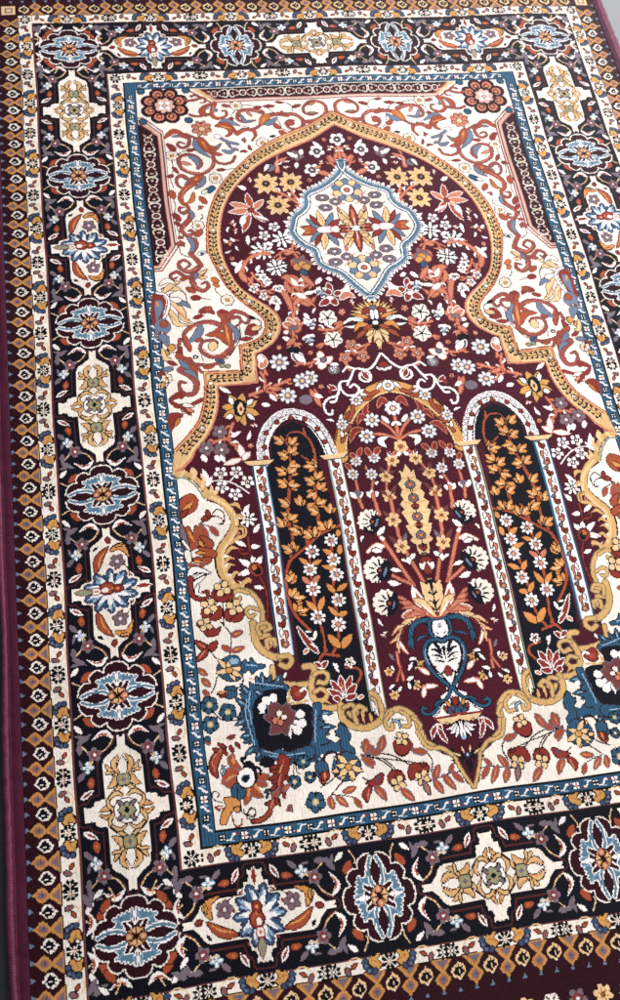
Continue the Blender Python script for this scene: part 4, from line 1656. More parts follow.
NICHE = traced('310:375 385,92 330,78 262,98 206,142 168,200 152,260 150,320 | 310:500 180,20 | 310:625 270,90 302,340 | 310:625 330,335')
def niches():
    # the middle niche: arch and inside
    o = draw('''
@310,375
Q m 320,74 262,95 206,140 167,200 150,260 150,322 420,330 420,200
S g 52 128,325 128,262 146,198 188,128 246,76 312,47 316,47
S n 4 106,325 104,265 122,192 166,112 226,52 311,21
S t 6 146,325 148,262 164,200 204,140 262,92 316,72
S n 4 152,322 154,262 170,202 210,142 266,97 316,77
S r/n 13 132,266 146,230 160,206
S r/n 13 158,182 172,150 170,122
S r/n 13 204,104 236,100 262,74
S r/n 13 216,72 240,84 270,72
L r/n 14 142,176 158,150
L t/n 16 150,234 130,240
F D 28 130,200
F D 29 186,106
F D 28 316,46
L W/n 18 196,76 216,66
L W/n 18 206,82 226,86
L W/n 16 126,228 134,250
L W/n 18 122,180 128,160
L W/n 18 286,38 270,62
''', None, .75, 1., .85)
    runo(o, BOTH)
    o = draw('''
# white ribbon above the middle niche
@310,250
S W 11 291,420 310,438 332,458 366,474 412,464 440,490 470,520
S W 11 385,470 366,486 370,512 392,520 410,506 402,486 386,490
S W 10 412,464 440,452 464,466
@310,375
S W 11 440,-10 456,4 488,4 500,30 486,58 450,62 432,40 444,22 462,30
S W 11 498,10 522,50 560,56 588,76 592,108 576,118 566,104
S W 10 524,52 540,72 560,72
L R/W 22 520,26 540,10
L R 20 536,20 548,40
@310,250
L R/W 24 380,508 392,478
Q R/n 291,452 306,474 300,490 284,488 276,470
L W/n 14 284,486 268,472
L W/n 14 300,486 318,474
# upper bouquet of the middle niche
@310,375
S p/R 11 366,272 350,220 340,165
S p/R 11 362,262 322,216 280,186
S p/R 11 360,262 300,244 262,242
L R/p 30 316,128 288,106 272,136
L R/p 28 240,170 222,150 232,120
L R/p 28 236,186 206,172 192,200
L R/p 30 210,222 180,228 164,270
F D 37 336,138
F D 37 250,186
F D 37 230,250
L W/n 26 318,196 288,170
L W/n 32 306,292 284,268 318,252
L W/n 20 330,208 345,190
S p/R 9 352,300 330,330 312,390 304,440 312,500
F G 32 368,290
F G 33 330,346
F G 33 304,410
F G 33 314,490
L W 22 350,326 366,316
L W 22 318,312 322,334
S p/R 8 180,400 186,440 190,470
S p/R 8 252,420 246,460 250,500
F D 28 186,346
F D 28 172,398
F D 28 258,335
F D 28 246,400
L R/p 24 196,324 206,296
L R/p 24 180,328 168,318
L R/p 26 242,324 226,296
L R/p 26 264,318 280,294
L R/p 22 164,376 146,356
L p 14 230,384 222,366
L W 16 262,440 270,430
L W 30 180,492 188,462
L W 26 160,470 176,492
L W 26 204,470 196,492
L W 30 246,490 244,462
L W 24 226,470 240,492
L W 24 266,470 258,492
Q y 176,470 190,462 204,474 190,490
@310,500
''', None, .72, .75, .84)
    runo(o, BOTH)
    PALM = traced('370:450 143,60') if False else inv(np.array([[370 + a / 6.2, 450 + b / 6.2] for a, b in ((228, 92), (204, 148), (180, 136), (194, 192), (170, 222), (198, 252), (182, 288), (204, 316), (178, 344), (208, 376), (190, 396), (216, 432), (238, 470), (216, 476), (242, 522), (266, 546), (246, 570), (282, 592), (302, 652), (332, 664))]))
    PALM[:, 0] = -np.abs(PALM[:, 0]); PALM[0, 0] = PALM[-1, 0] = 0
    s = sym(PALM); stroke(G, np.vstack([s, s[:1]]), np.full(len(s) + 1, .008), CI['n']); fill(G, s, CI['t'])
    o = draw('''
@370,450,6.2
E y/n 26,24 248,222 265,305 290,420 312,535
E R 14,13 248,222 265,305 290,420 312,535
E O 8,8 248,222 265,305 290,420 312,535
L R/n 26 285,370 270,338
L R/n 26 310,488 294,455
L R/n 20 272,355 295,350
L R/n 20 298,472 320,468
L R/n 26 330,630 326,590
L R/n 22 330,625 300,600
L y/n 16 322,652 346,650
S k 5 238,175 242,200
S k 5 256,245 260,280
S k 5 278,365 284,395
S k 5 302,478 308,510
S k 5 318,560 326,600
S g 4 200,180 232,190
S g 4 190,250 240,262
S g 4 200,330 250,340
S g 4 206,405 262,395
S g 4 240,490 280,470
S g 4 262,560 300,560
L h 30 90,150 60,110
L h 28 112,150 150,140
L h 32 100,285 62,255
L h 30 128,280 160,225
L h 34 128,430 72,385
L h 32 155,420 178,370
L h 36 170,590 110,535
L y 32 205,580 222,520
L h 22 130,40 110,10
@310,500
# stems and blossoms of the lower bouquet
S p/R 11 192,-5 206,30
S p/R 12 250,-20 262,30 275,60
S p/R 13 262,128 310,190 360,265 414,346
S p/R 12 320,0 332,70 358,160 392,226 452,330
S p/R 11 325,300 360,320 405,340
S p/R 10 350,390 376,400 390,420
F G 36 330,84
F G 36 366,190
F P 58 234,84
Q k 212,104 240,124 272,108 268,128 244,138 214,128
L W/n 28 270,140 294,110
L W 20 280,150 294,160
F P 66 268,278
Q k 290,240 320,250 330,290 310,322 280,322 310,300 312,270
L W/n 22 324,280 366,286
F P 66 304,410
Q k 330,366 352,390 352,430 330,462 310,460 336,430 338,400
L W/n 20 322,340 362,338
L W 22 312,330 350,332
S W/p 11 230,206 262,180 292,186
S W 11 262,182 284,196
L W/n 24 248,200 286,206
L W/n 24 402,238 418,220
L W/n 24 392,236 398,260
L W 16 366,240 386,250
L W/n 36 470,280 436,262
Q R/n 452,240 470,232 486,244 470,258
L W 14 460,272 456,252
L R/n 22 466,300 468,262
# the spray rising from the vase
L p/R 40 486,468 420,450 390,420 360,410
L p/W 44 470,470 410,460 366,468
L W/R 50 480,450 430,400 408,348
L r/p 20 470,440 440,410 424,380
Q t/n/3 508,470 470,440 456,400 444,346 466,356 476,330 484,318 500,340 520,330 520,470
L p 16 450,450 406,440
L R 12 470,458 430,436
S k 7 484,328 490,380 500,420 508,470
S k 6 476,370 490,384 506,372
S k 6 482,410 498,420 514,404
S k 6 486,440 504,446 518,432
E k 10,9 484,330
@310,500
Q k 440,474 510,466 560,470 560,500 440,500
@390,600,5
# the vase
S b/k 24 240,102 190,108 140,114 108,144 104,190 112,226
L b/k 26 104,190 116,248
L b 14 96,200 98,240
L b/k 18 186,182 150,196 136,206
S b/k 14 196,112 196,150 206,178 226,196
P W 212,116 250,110 290,184 262,196 232,194 212,160
S k 5 212,116 206,148 224,182 250,194
F s 32 247,136
L k 10 230,170 244,180
Q W 262,226 226,218 198,234 190,270 206,315 240,362 274,396 312,440 340,440 340,230
S k 8 262,226 226,218 198,234 190,270 206,315 240,362 274,396 312,440
S b/k 17 260,212 222,204 186,222 172,268 190,324 230,378 272,416 304,444 300,470
S l 4 180,250 180,285 200,326
L k 24 262,268 232,232 220,228
L k 20 266,284 232,258 206,256
L k 16 270,300 240,284 212,284
L k 14 276,318 250,312 226,312
L k 18 272,262 262,236
S k 6 268,250 280,300
L k 14 282,360 262,380 282,400
L R/k 34 292,340 290,386
E R 5,5 240,300 232,340
# side spray and small blossoms
L t/R 32 128,92 74,122 42,190
L w 12 120,100 76,136
L t/R 20 70,130 40,140 10,176
L t/R 18 56,160 30,196 2,214
L t/R 20 50,180 42,220 50,262
L W/p 14 40,196 66,240 92,270
S k 4 110,108 64,150 44,220
L p/R 44 236,92 160,64 72,96
L p/R 26 170,70 110,40 60,46
L t/R 40 224,88 160,20 112,2
L W 12 210,76 160,30
S p/R 9 36,262 44,310 60,350 72,400
S p/R 7 56,346 44,386 40,404
L y 20 0,270 24,300
F G 30 142,326
L g/n 22 142,330 170,310
L W/k 22 100,300 134,296
L W/k 22 98,350 114,316
Q k 116,318 134,306 138,330 124,344
L W/p 26 160,350 198,376
F G 30 138,428
L g/n 20 130,420 160,440
L W/k 22 92,400 122,386
L W/k 22 104,446 98,414
Q k 106,412 124,398 130,424 116,436
L W/p 26 168,440 240,434
L W/p 24 176,440 172,490
F G 30 28,474
L W/k 18 4,440 30,420
L W/k 18 50,456 60,434
E k 12,9 28,446
F G 28 0,356
L W/k 16 10,330 26,352
# foot of the vase
@400,690,5
P W 262,0 244,58 208,80 198,112 172,142 420,106 350,60 330,20
S k 6 256,30 240,62 208,84 196,116 174,140
S b/k 14 258,-6 246,36 226,62 196,74 182,106 152,126 120,120 112,98 134,94
S b/k 10 222,60 196,66 176,84
L a/n 30 288,128 240,110 236,92
L a/n 30 292,128 264,96 262,82
L b/n 26 292,126 286,96
L R/n 20 236,112 222,88 
L O/n 20 250,88 232,66
L R/n 24 280,86 256,52
L R/n 20 284,80 280,40
P R 168,144 300,122 300,132 170,154
P t 180,154 300,134 306,150 250,178 210,176
S k 5 224,168 260,178 300,166
L W/k 20 292,164 262,196 234,204
L W/k 20 296,166 270,210 250,226
L W/k 20 300,168 286,216 276,246
L W/k 18 304,168 304,220 304,250
E l 12,10 316,244
L R/W 26 186,180 164,214 158,244
L R/W 26 188,184 208,232 236,270
L R/W 20 196,182 206,200
# dark finial
P m 240,300 290,344 320,400 366,470 420,330
L k 40 306,320 308,362
L k 30 346,350 352,420
L k 22 250,300 270,320
L k 22 160,262 190,282
L t/n 14 262,322 300,336
L t/n 12 346,290 346,316
E a/n 12,12 334,332
E W 5,5 334,332
''', None, .8, .9, .86)
    runo(o, BOTH)

# right-hand side niche; mirrored to the left
PANEL = traced('465:375 38,262 40,200 62,146 110,118 166,130 216,176 242,244 276,258 | 465:500 330,0 452,490 | 465:625 465,10 380,40 410,110 372,180 330,210 268,290 | 465:625 225,10 | 465:500 105,0 | 465:375 75,276')
def side_niche():
    o = [('f', 'k', PANEL)] + draw('''
@465,375
S n 5 -4,268 0,180 30,104 88,68 150,72 214,108 264,168 296,244
S W 44 16,266 20,190 46,122 98,90 152,96 208,132 252,186 270,246
S W 12 -2,262 2,180 32,108 90,74 150,78 212,114 262,172 290,242
''') 
    arc = smooth(traced('465:375 4,262 8,180 38,114 94,80 150,86 208,122 256,178 282,244'), n=8)
    d = np.r_[0, np.cumsum(np.hypot(*np.diff(arc, axis=0).T))]
    for s in np.arange(.02, d[-1], .066):
        c = np.array([np.interp(s, d, arc[:, 0]), np.interp(s, d, arc[:, 1])])
        o += [('f', 'y', ring(c, .03, .03)), ('f', 'W', ring(c, .021, .021)), ('f', 'l', ring(c, .008, .008))]
    o += draw('''
@465,375
S y 5 10,266 16,186 42,120 96,92 152,98 206,134 248,188 266,246
S W 16 24,266 28,192 52,130 100,100 152,108 202,142 240,192 258,246
S k 5 32,264 36,196 58,138 104,108 150,116 196,150 232,196 248,246
E R/n 8,8 22,214 30,160 62,116 110,102 168,110 222,144 250,196 262,236
S i 4 40,140 50,124
S i 4 84,106 92,102
S i 4 132,102 142,104
S i 4 192,124 200,130
S i 4 236,166 242,176
''')
    o += draw('''
@465,375
T r 17 176,500 122,350 92,290 76,240 78,190 100,160 140,158 160,180
T r 20 292,500 262,430 216,345 182,272 168,220 162,176
S r 10 82,150 84,180
S r 8 96,285 130,250
@465,500
S r 12 100,34 180,50 260,90 330,126 352,150
S r 12 160,85 200,200 240,320 282,450 330,510
S r 12 230,30 262,130 310,290 335,440 356,500
S r 13 340,130 372,180 396,250 400,330 372,404
S r 11 216,18 236,40 258,90
S r 11 285,-10 300,60 330,116
''', None, .7, .8, .9)
    tw = lambda t: draw(t)
    def tuft(x, y, cx, cy, s, a):      # three-pointed golden leaf
        t = []
        for da, l, w in ((-.75, .8, .42), (0, 1.1, .48), (.75, .8, .42)):
            t.append('L O/n %.1f %.1f,%.1f %.1f,%.1f' % (s * w * 1.2, x, y, x + l * s * math.cos(a + da), y + l * s * math.sin(a + da)))
        t.append('L t %.1f %.1f,%.1f %.1f,%.1f' % (s * .2, x, y, x + .8 * s * math.cos(a), y + .8 * s * math.sin(a)))
        return '@%d,%d\n' % (cx, cy) + '\n'.join(t)
    U, D2, L2, R2 = -1.57, 1.57, 3.14, 0
    for x, y, a in ((166,232,-2.6),(178,190,-.9),(150,200,-2.5),(182,246,-.7),(186,280,3.0),(200,306,-2.7),(215,305,-.8),(90,296,-.6),(102,298,-.2),(110,345,-2.5),(128,360,-.8),(232,352,-.9),(220,352,3.0),
                    (120,386,-2.6),(214,430,-1.9),(258,425,-.9),(142,396,.3),(270,476,-.9),(190,440,2.6),(150,440,-2.9),(165,470,-.7),(276,480,-2.7),(120,480,-2),(310,500,-1.4)):
        o += tw(tuft(x, y, 465, 375, 35, a))
    for x, y, a in ((150,36,-2.2),(166,38,-1.2),(214,58,-2),(226,56,-.9),(262,40,-1.3),(312,96,-1.9),(318,96,-.8),(360,206,-1.8),(372,206,-2.4),(384,262,-2.4),(376,270,3.0),(388,320,-2.3),(384,322,3.1),(262,30,-.6)):
        o += tw(tuft(x, y, 465, 500, 36, a))
    o += draw('''
@465,500
L O/n 30 150,140 134,108
L O/n 30 174,138 204,112
L O/n 28 180,198 232,172
L O/n 30 212,276 166,258
L O/n 30 226,280 240,244
L O/n 30 246,370 212,364
L O/n 30 252,368 270,330
L O/n 26 262,160 224,150
L O/n 26 280,156 300,128
L p/n 28 288,228 252,206
L p/n 28 302,228 318,198
L O/n 32 310,334 270,288
L O/n 32 318,334 340,292
L O/n 26 128,72 118,50
L O/n 44 286,490 232,452
L O/n 42 292,488 318,432
F d 34 160,84
F d 34 180,158
F d 36 191,216
F d 36 223,312
F d 38 263,403
F d 34 245,112
F d 34 279,178
F d 36 297,252
F d 38 324,360
L W 20 355,410 372,440
L R/W 30 380,490 400,440 412,376
L W 12 372,410 392,400
L W 12 372,440 392,426
L W 12 374,470 392,452
L p/W 18 410,470 430,480
@465,625
S r 12 360,0 310,20
S r 12 345,-10 376,10 400,40
S r 12 300,70 262,84 258,110 282,136
L W/n 18 330,60 340,44
F s 28 280,54
L p/W 14 285,190 305,196
L W 14 334,80 342,46
F t 22 281,54
L R/W 34 342,166 296,106
L R/W 34 350,160 334,96
L R/W 32 358,166 374,106
L R/W 34 340,176 290,140
L R/W 32 360,176 398,136
L R/W 30 346,186 306,180
L R/W 28 372,184 388,170
L p 10 345,160 340,120
L R/W 26 390,50 360,30
L R/W 22 390,46 404,24
''', None, .72, .8, .84)
    o2 = []
    def column(l0, r0, l1, r1, edge, cap):
        l0, r0, l1, r1 = [inv(np.array([[c[0] + c[2] / 4, c[1] + c[3] / 4]]))[0] for c in (l0, r0, l1, r1)]
        P = np.array([l0, r0, r1, l1]); w = abs(r0[0] - l0[0]); cx0 = (l0 + r0) / 2; cx1 = (l1 + r1) / 2
        cx = (cx0[0] + cx1[0]) / 2; ya, yb = cx0[1], cx1[1]; hw = (abs(r0[0] - l0[0]) + abs(r1[0] - l1[0])) / 4
        q = []
        q.append(('f', edge[0], np.array([(cx - hw, ya), (cx + hw, ya), (cx + hw, yb), (cx - hw, yb)])))
        q.append(('f', 'k', np.array([(cx - hw * .86, ya), (cx + hw * .86, ya), (cx + hw * .86, yb), (cx - hw * .86, yb)])))
        q.append(('f', 'W', np.array([(cx - hw * .8, ya), (cx + hw * .8, ya), (cx + hw * .8, yb), (cx - hw * .8, yb)])))
        if edge[1]: q.append(('f', edge[1], np.array([(cx - hw * .80, ya), (cx - hw * .7, ya), (cx - hw * .7, yb), (cx - hw * .8, yb)])))
        y = ya + .06; k = 0
        while y < yb - .1:
            m = k % 3; s = hw
            if m == 0:
                op_leaf(q, 'R/n', np.array([(cx + .1 * s, y + .045), (cx - .3 * s, y - .02)]), s * .5)
                op_leaf(q, 'R/n', np.array([(cx + .1 * s, y + .045), (cx + .4 * s, y)]), s * .36)
                op_leaf(q, 'y/n', np.array([(cx - .1 * s, y - .055), (cx - .5 * s, y - .03)]), s * .4)
            elif m == 1:
                op_leaf(q, 'p/n', np.array([(cx + .2 * s, y - .02), (cx - .3 * s, y - .0), (cx - .2 * s, y + .07)]), s * .36)
                op_leaf(q, 'W/n', np.array([(cx + .35 * s, y + .02), (cx + .2 * s, y - .05)]), s * .4)
            else:
                flower(q, 'h', np.array([cx, y]), s * .44); q.append(('f', 'O', ring((cx, y), s * .2, s * .2)))
                op_leaf(q, 'r/n', np.array([(cx + .2 * s, y - .05), (cx + .4 * s, y - .01)]), s * .3)
            y += .105; k += 1
        q.append(('f', 'n', np.array([(cx - hw * 2.1, ya - .045), (cx + hw * 2.1, ya - .045), (cx + hw * 1.5, ya + .014), (cx - hw * 1.5, ya + .014)])))
        q.append(('f', cap, np.array([(cx - hw * 2.0, ya - .038), (cx + hw * 2.0, ya - .038), (cx + hw * 1.3, ya + .005), (cx - hw * 1.3, ya + .005)])))
        for a in q: o2.append(a)
        COLS.append((cx, hw, ya, yb))
    column((310,375,78,332), (310,375,138,326), (310,625,240,345), (310,625,300,335), ('e', 'l'), 't')
    column((465,375,272,258), (465,375,330,250), (465,500,455,480), (465,500,512,470), ('b', 'l'), 't')
    runo(o, BOTH)
    fill(R, PANEL, 9); fill(R, PANEL @ MX, 10); PARTS[9] = ('side_niche', 7); PARTS[10] = ('side_niche', 7)
    c = CEN[0]
    runo(o2, BOTH)
    for k, (cx, hw, ya, yb) in enumerate(COLS):
        for s in (-1, 1):
            x = -abs(cx) * s; box(R, x - hw, ya, x + hw, yb, 12 + 2 * k + (s > 0)); PARTS[12 + 2 * k + (s > 0)] = ('column', 7)
COLS = []; CEN = [0]

def weave():
    bands(); outer(); border()
    side_bands()
    runo(SPANDREL, BOTH)
    field_ground()
    runo(UPPER, BOTH)
    sow('w', (1.0, 5.4), 30, .06, ('leaf', 'sprig', 'sprig'), 3); sow('w', (1.0, 5.4), 46, .038, ('leaf', 'sprig'), 12)
    medallion()
    niches(); side_niche()
    sow('m', (1.6, 5.9), 26, .085, ('sprig', 'sprig', 'bloom'), 5); sow('m', (1.5, 6.9), 60, .052, ('leaf', 'sprig', 'leaf', 'bloom'), 8); sow('m', (1.5, 7.6), 90, .036, ('leaf', 'bloom', 'sprig'), 9)
    runo(LOWER, BOTH)
    sow('w', (6.4, 8.95), 26, .055, ('sprig', 'leaf'), 21); sow('w', (6.4, 8.95), 26, .036, ('leaf', 'sprig'), 22)
    # vase and dark strips are woven pieces of their own
    vase = traced('390:600 240,100 130,104 96,150 96,250 124,250 150,205 172,230 172,280 230,385 296,440 | 400:690 244,30 190,70 130,80 100,110 120,140 168,150 220,180 262,230 310,256')
    fill(R, sym(vase), 11); PARTS[11] = ('vase', 7)
    for s, code in ((1, 20), (-1, 21)):
        fill(R, np.array([(-2.28, 1.12), (-2.22, 1.12), (-2.0, 1.36), (-2.0, 2.99), (-2.2, 3.30), (-2.28, 3.30)]) * [s, 1], code); PARTS[code] = ('scroll_strip', 6)
    fill(R, np.array([(1.42, .93), (-1.42, .93), (-1.70, .70), (1.70, .70)]), 22); PARTS[22] = ('scroll_strip', 6)
    c = inv(np.array([[164.5, 107.]]))[0]
    for s, code in ((1, 23), (-1, 24)):
        fill(R, ring(c, .29, .29) * [s, 1], code); PARTS[code] = ('corner_rosette', 6)

# =============================================================== BLENDER
import bpy
from mathutils import Matrix, Vector
US = 0.15                 # metres per rug unit
TOP = 0.012               # pile height above the floor
scene = bpy.context.scene
col = scene.collection

HEX = dict(k='090816', m='450c1e', M='2b0814', w='f0e5d9', W='f5eeea', g='cb9654', o='bb6c34', r='a04a30', R='852e28', b='2c526e',
           l='90afc6', y='73656f', e='8d9276', p='c67c60', n='280e0b', v='4a2220', O='d38d4e', t='e5c190', i='090605', a='3c4b6b',
           s='b5afb8', h='6b3b3a', d='587a8e', f='687890', j='6f654a', q='d0a56a', z='964a42', x='d9b07c', Y='d2a99a', C='bf8a50')
def lin(h):
    v = [int(h[k:k + 2], 16) / 255 for k in (0, 2, 4)]
    return tuple(x / 12.92 if x <= .04045 else ((x + .055) / 1.055) ** 2.4 for x in v) + (1,)

def node_mat(name):
    m = bpy.data.materials.new(name); m.use_nodes = True
    nt = m.node_tree; return m, nt, nt.nodes['Principled BSDF']

def yarn_mat(name, hexa, ribs=.22, sheen=.02):
    m, nt, b = node_mat(name)
    N, L = nt.nodes.new, nt.links.new
    tc = N('ShaderNodeTexCoord')
    # each tuft takes the dye a little differently; rows drift in shade (abrash)
    n1 = N('ShaderNodeTexNoise'); n1.inputs['Scale'].default_value = 900; n1.inputs['Detail'].default_value = 2
    n2 = N('ShaderNodeTexNoise'); n2.inputs['Scale'].default_value = 14; n2.inputs['Detail'].default_value = 4
    mp = N('ShaderNodeMapping'); mp.inputs['Scale'].default_value = (1., .12, 1.)
    L(tc.outputs['Object'], mp.inputs['Vector']); L(mp.outputs[0], n1.inputs['Vector']); L(tc.outputs['Object'], n2.inputs['Vector'])
    mr = N('ShaderNodeMapRange'); mr.inputs['From Min'].default_value = .25; mr.inputs['From Max'].default_value = .75
    mr.inputs['To Min'].default_value = .80; mr.inputs['To Max'].default_value = 1.2; L(n1.outputs['Fac'], mr.inputs['Value'])
    mr2 = N('ShaderNodeMapRange'); mr2.inputs['From Min'].default_value = .3; mr2.inputs['From Max'].default_value = .7
    mr2.inputs['To Min'].default_value = .86; mr2.inputs['To Max'].default_value = 1.12; L(n2.outputs['Fac'], mr2.inputs['Value'])
    mul = N('ShaderNodeMath'); mul.operation = 'MULTIPLY'; L(mr.outputs[0], mul.inputs[0]); L(mr2.outputs[0], mul.inputs[1])
    mx = N('ShaderNodeVectorMath'); mx.operation = 'SCALE'; mx.inputs[0].default_value = lin(hexa)[:3]; L(mul.outputs[0], mx.inputs['Scale'])
    L(mx.outputs[0], b.inputs['Base Color'])
    b.inputs['Roughness'].default_value = .55
    b.inputs['Specular IOR Level'].default_value = .09
    b.inputs['Sheen Weight'].default_value = sheen; b.inputs['Sheen Roughness'].default_value = .45
    b.inputs['Sheen Tint'].default_value = (1, .97, .98, 1)
    # warp ribs and tuft relief
    wv = N('ShaderNodeTexWave'); wv.wave_type = 'BANDS'; wv.bands_direction = 'X'; wv.wave_profile = 'SIN'
    wv.inputs['Scale'].default_value = 2 * math.pi / 20 / .0042; wv.inputs['Distortion'].default_value = .6; wv.inputs['Detail'].default_value = 1
    wv.inputs['Detail Scale'].default_value = 3
    L(tc.outputs['Object'], wv.inputs['Vector'])
    n3 = N('ShaderNodeTexNoise'); n3.inputs['Scale'].default_value = 1400; L(tc.outputs['Object'], n3.inputs['Vector'])
    ad = N('ShaderNodeMath'); ad.operation = 'MULTIPLY_ADD'; ad.inputs[1].default_value = ribs; L(wv.outputs['Fac'], ad.inputs[0]); L(n3.outputs['Fac'], ad.inputs[2])
    bp = N('ShaderNodeBump'); bp.inputs['Strength'].default_value = .4; bp.inputs['Distance'].default_value = .001
    L(ad.outputs[0], bp.inputs['Height']); L(bp.outputs[0], b.inputs['Normal'])
    return m

NAMES = dict(k='navy', m='maroon', M='dark_maroon', w='cream', W='ivory', g='gold', o='copper', r='rust', R='red', b='blue', l='pale_blue', y='grey', e='sage',
             p='salmon', n='brown', v='russet', O='amber', t='straw', i='ink', a='slate', s='pale_grey', h='dusty_red', d='steel_blue', f='blue_grey', j='olive', q='old_gold', z='dusty_rose', x='honey', Y='shell_pink', C='caramel')
YM = {c: yarn_mat('yarn_' + NAMES[c], HEX[c], {'b': 1.3}.get(c, .22)) for c in YARN}

# ---------------------------------------------------------------- weave and build
weave()
rng = np.random.default_rng(7)
GZ = TOP + (rng.random((NY + 1, NX + 1)) - .5) * .0004
_x = (X0 + np.arange(NX + 1) / KN)[None, :]; _y = (Y0 + np.arange(NY + 1) / KN)[:, None]     # the rug does not lie dead flat
_e = np.clip((3.84 - np.abs(_x)) / .5, 0, 1) * np.clip((_y - Y0) / .5, 0, 1) * np.clip((Y1 - _y) / .5, 0, 1)
GZ += .0011 * _e * (2 + np.sin(_x * 1.3 + _y * .8 + 1) * np.sin(_y * 1.1 - _x * .4) + .6 * np.sin(_y * 2.3 + _x * .9) + .4 * np.sin(_x * 3.1 - _y * .7))
# the weave wanders a little, as real rows and columns do
DX = US * .007 * _e * (np.sin(_y * 2.1 + .5) + .6 * np.sin(_y * 5.3 + _x * .7) + .5 * np.sin(_x * 1.9 + _y * .9))
DY = US * .007 * _e * (np.sin(_x * 2.4 + 1.) + .6 * np.sin(_x * 5.1 - _y * .6) + .5 * np.sin(_y * 1.7))
gx = (X0 + np.arange(NX + 1) / KN) * US
gy = -(Y0 + np.arange(NY + 1) / KN) * US

def pile(name, code, parent):
    ii, jj = np.nonzero(R == code)
    if len(ii) == 0: return None
    a = ii * (NX + 1) + jj
    q = np.stack([a + NX + 1, a + NX + 2, a + 1, a], 1)
    u, inv_ = np.unique(q, return_inverse=True)
    r_, c_ = u // (NX + 1), u % (NX + 1)
    co = np.stack([gx[c_] + DX[r_, c_], gy[r_] + DY[r_, c_], GZ[r_, c_]], 1).astype(np.float32)
    me = bpy.data.meshes.new(name); nf = len(ii)
    me.vertices.add(len(u)); me.vertices.foreach_set('co', co.ravel())
    me.loops.add(nf * 4); me.loops.foreach_set('vertex_index', inv_.astype(np.int32).ravel())
    me.polygons.add(nf); me.polygons.foreach_set('loop_start', np.arange(0, nf * 4, 4, dtype=np.int32))
    used = np.unique(G[ii, jj]); lut = np.zeros(256, np.int32)
    for k, y in enumerate(used): me.materials.append(YM[YARN[y]]); lut[y] = k
    me.polygons.foreach_set('material_index', lut[G[ii, jj]])
    me.polygons.foreach_set('use_smooth', np.ones(nf, bool))
    me.update(calc_edges=True)
    o = bpy.data.objects.new(name, me); col.objects.link(o); o.parent = parent
    return o

rug = bpy.data.objects.new('prayer_rug', None); col.objects.link(rug)
rug['label'] = 'maroon and navy prayer rug with arched niche, vase and flowered border on grey floor'
rug['category'] = 'rug'
OBJ = {}
for code, nm in ((1, 'outer_border'), (2, 'guard_stripe'), (3, 'main_border'), (4, 'guard_stripe'), (5, 'blue_stripe'), (6, 'field'), (7, 'niche'), (8, 'medallion')):
    OBJ[code] = pile(nm, code, OBJ[7] if code == 8 else rug)
LAB = {('guard_stripe', 2): 'wider cream stripe with dark rosettes outside the navy border', ('guard_stripe', 4): 'cream stripe with dark rosettes inside the navy border'}
for (nm, code), l in LAB.items(): OBJ[code]['label'] = l
for code, (nm, par) in PARTS.items():
    OBJ[code] = pile(nm, code, OBJ[par])

def mesh_obj(name, verts, faces, mat, parent=None, smooth_=True):
    me = bpy.data.meshes.new(name); me.from_pydata(verts, [], faces); me.update()
    me.polygons.foreach_set('use_smooth', [smooth_] * len(me.polygons))
    me.materials.append(mat)
    o = bpy.data.objects.new(name, me); col.objects.link(o); o.parent = parent; return o

# jute-coloured backing gives the rug its thickness
def boxed(name, x0, y0, z0, x1, y1, z1, mat, parent):
    v = [(x, y, z) for z in (z0, z1) for y in (y0, y1) for x in (x0, x1)]
    f = [(0, 2, 3, 1), (4, 5, 7, 6), (0, 1, 5, 4), (2, 6, 7, 3), (0, 4, 6, 2), (1, 3, 7, 5)]
    return mesh_obj(name, v, f, mat, parent, False)
boxed('backing', (X0 - .02) * US, -Y1 * US, .001, (X1 + .02) * US, -Y0 * US, TOP - .0012, yarn_mat('backing_jute', '5a3a34'), rug)

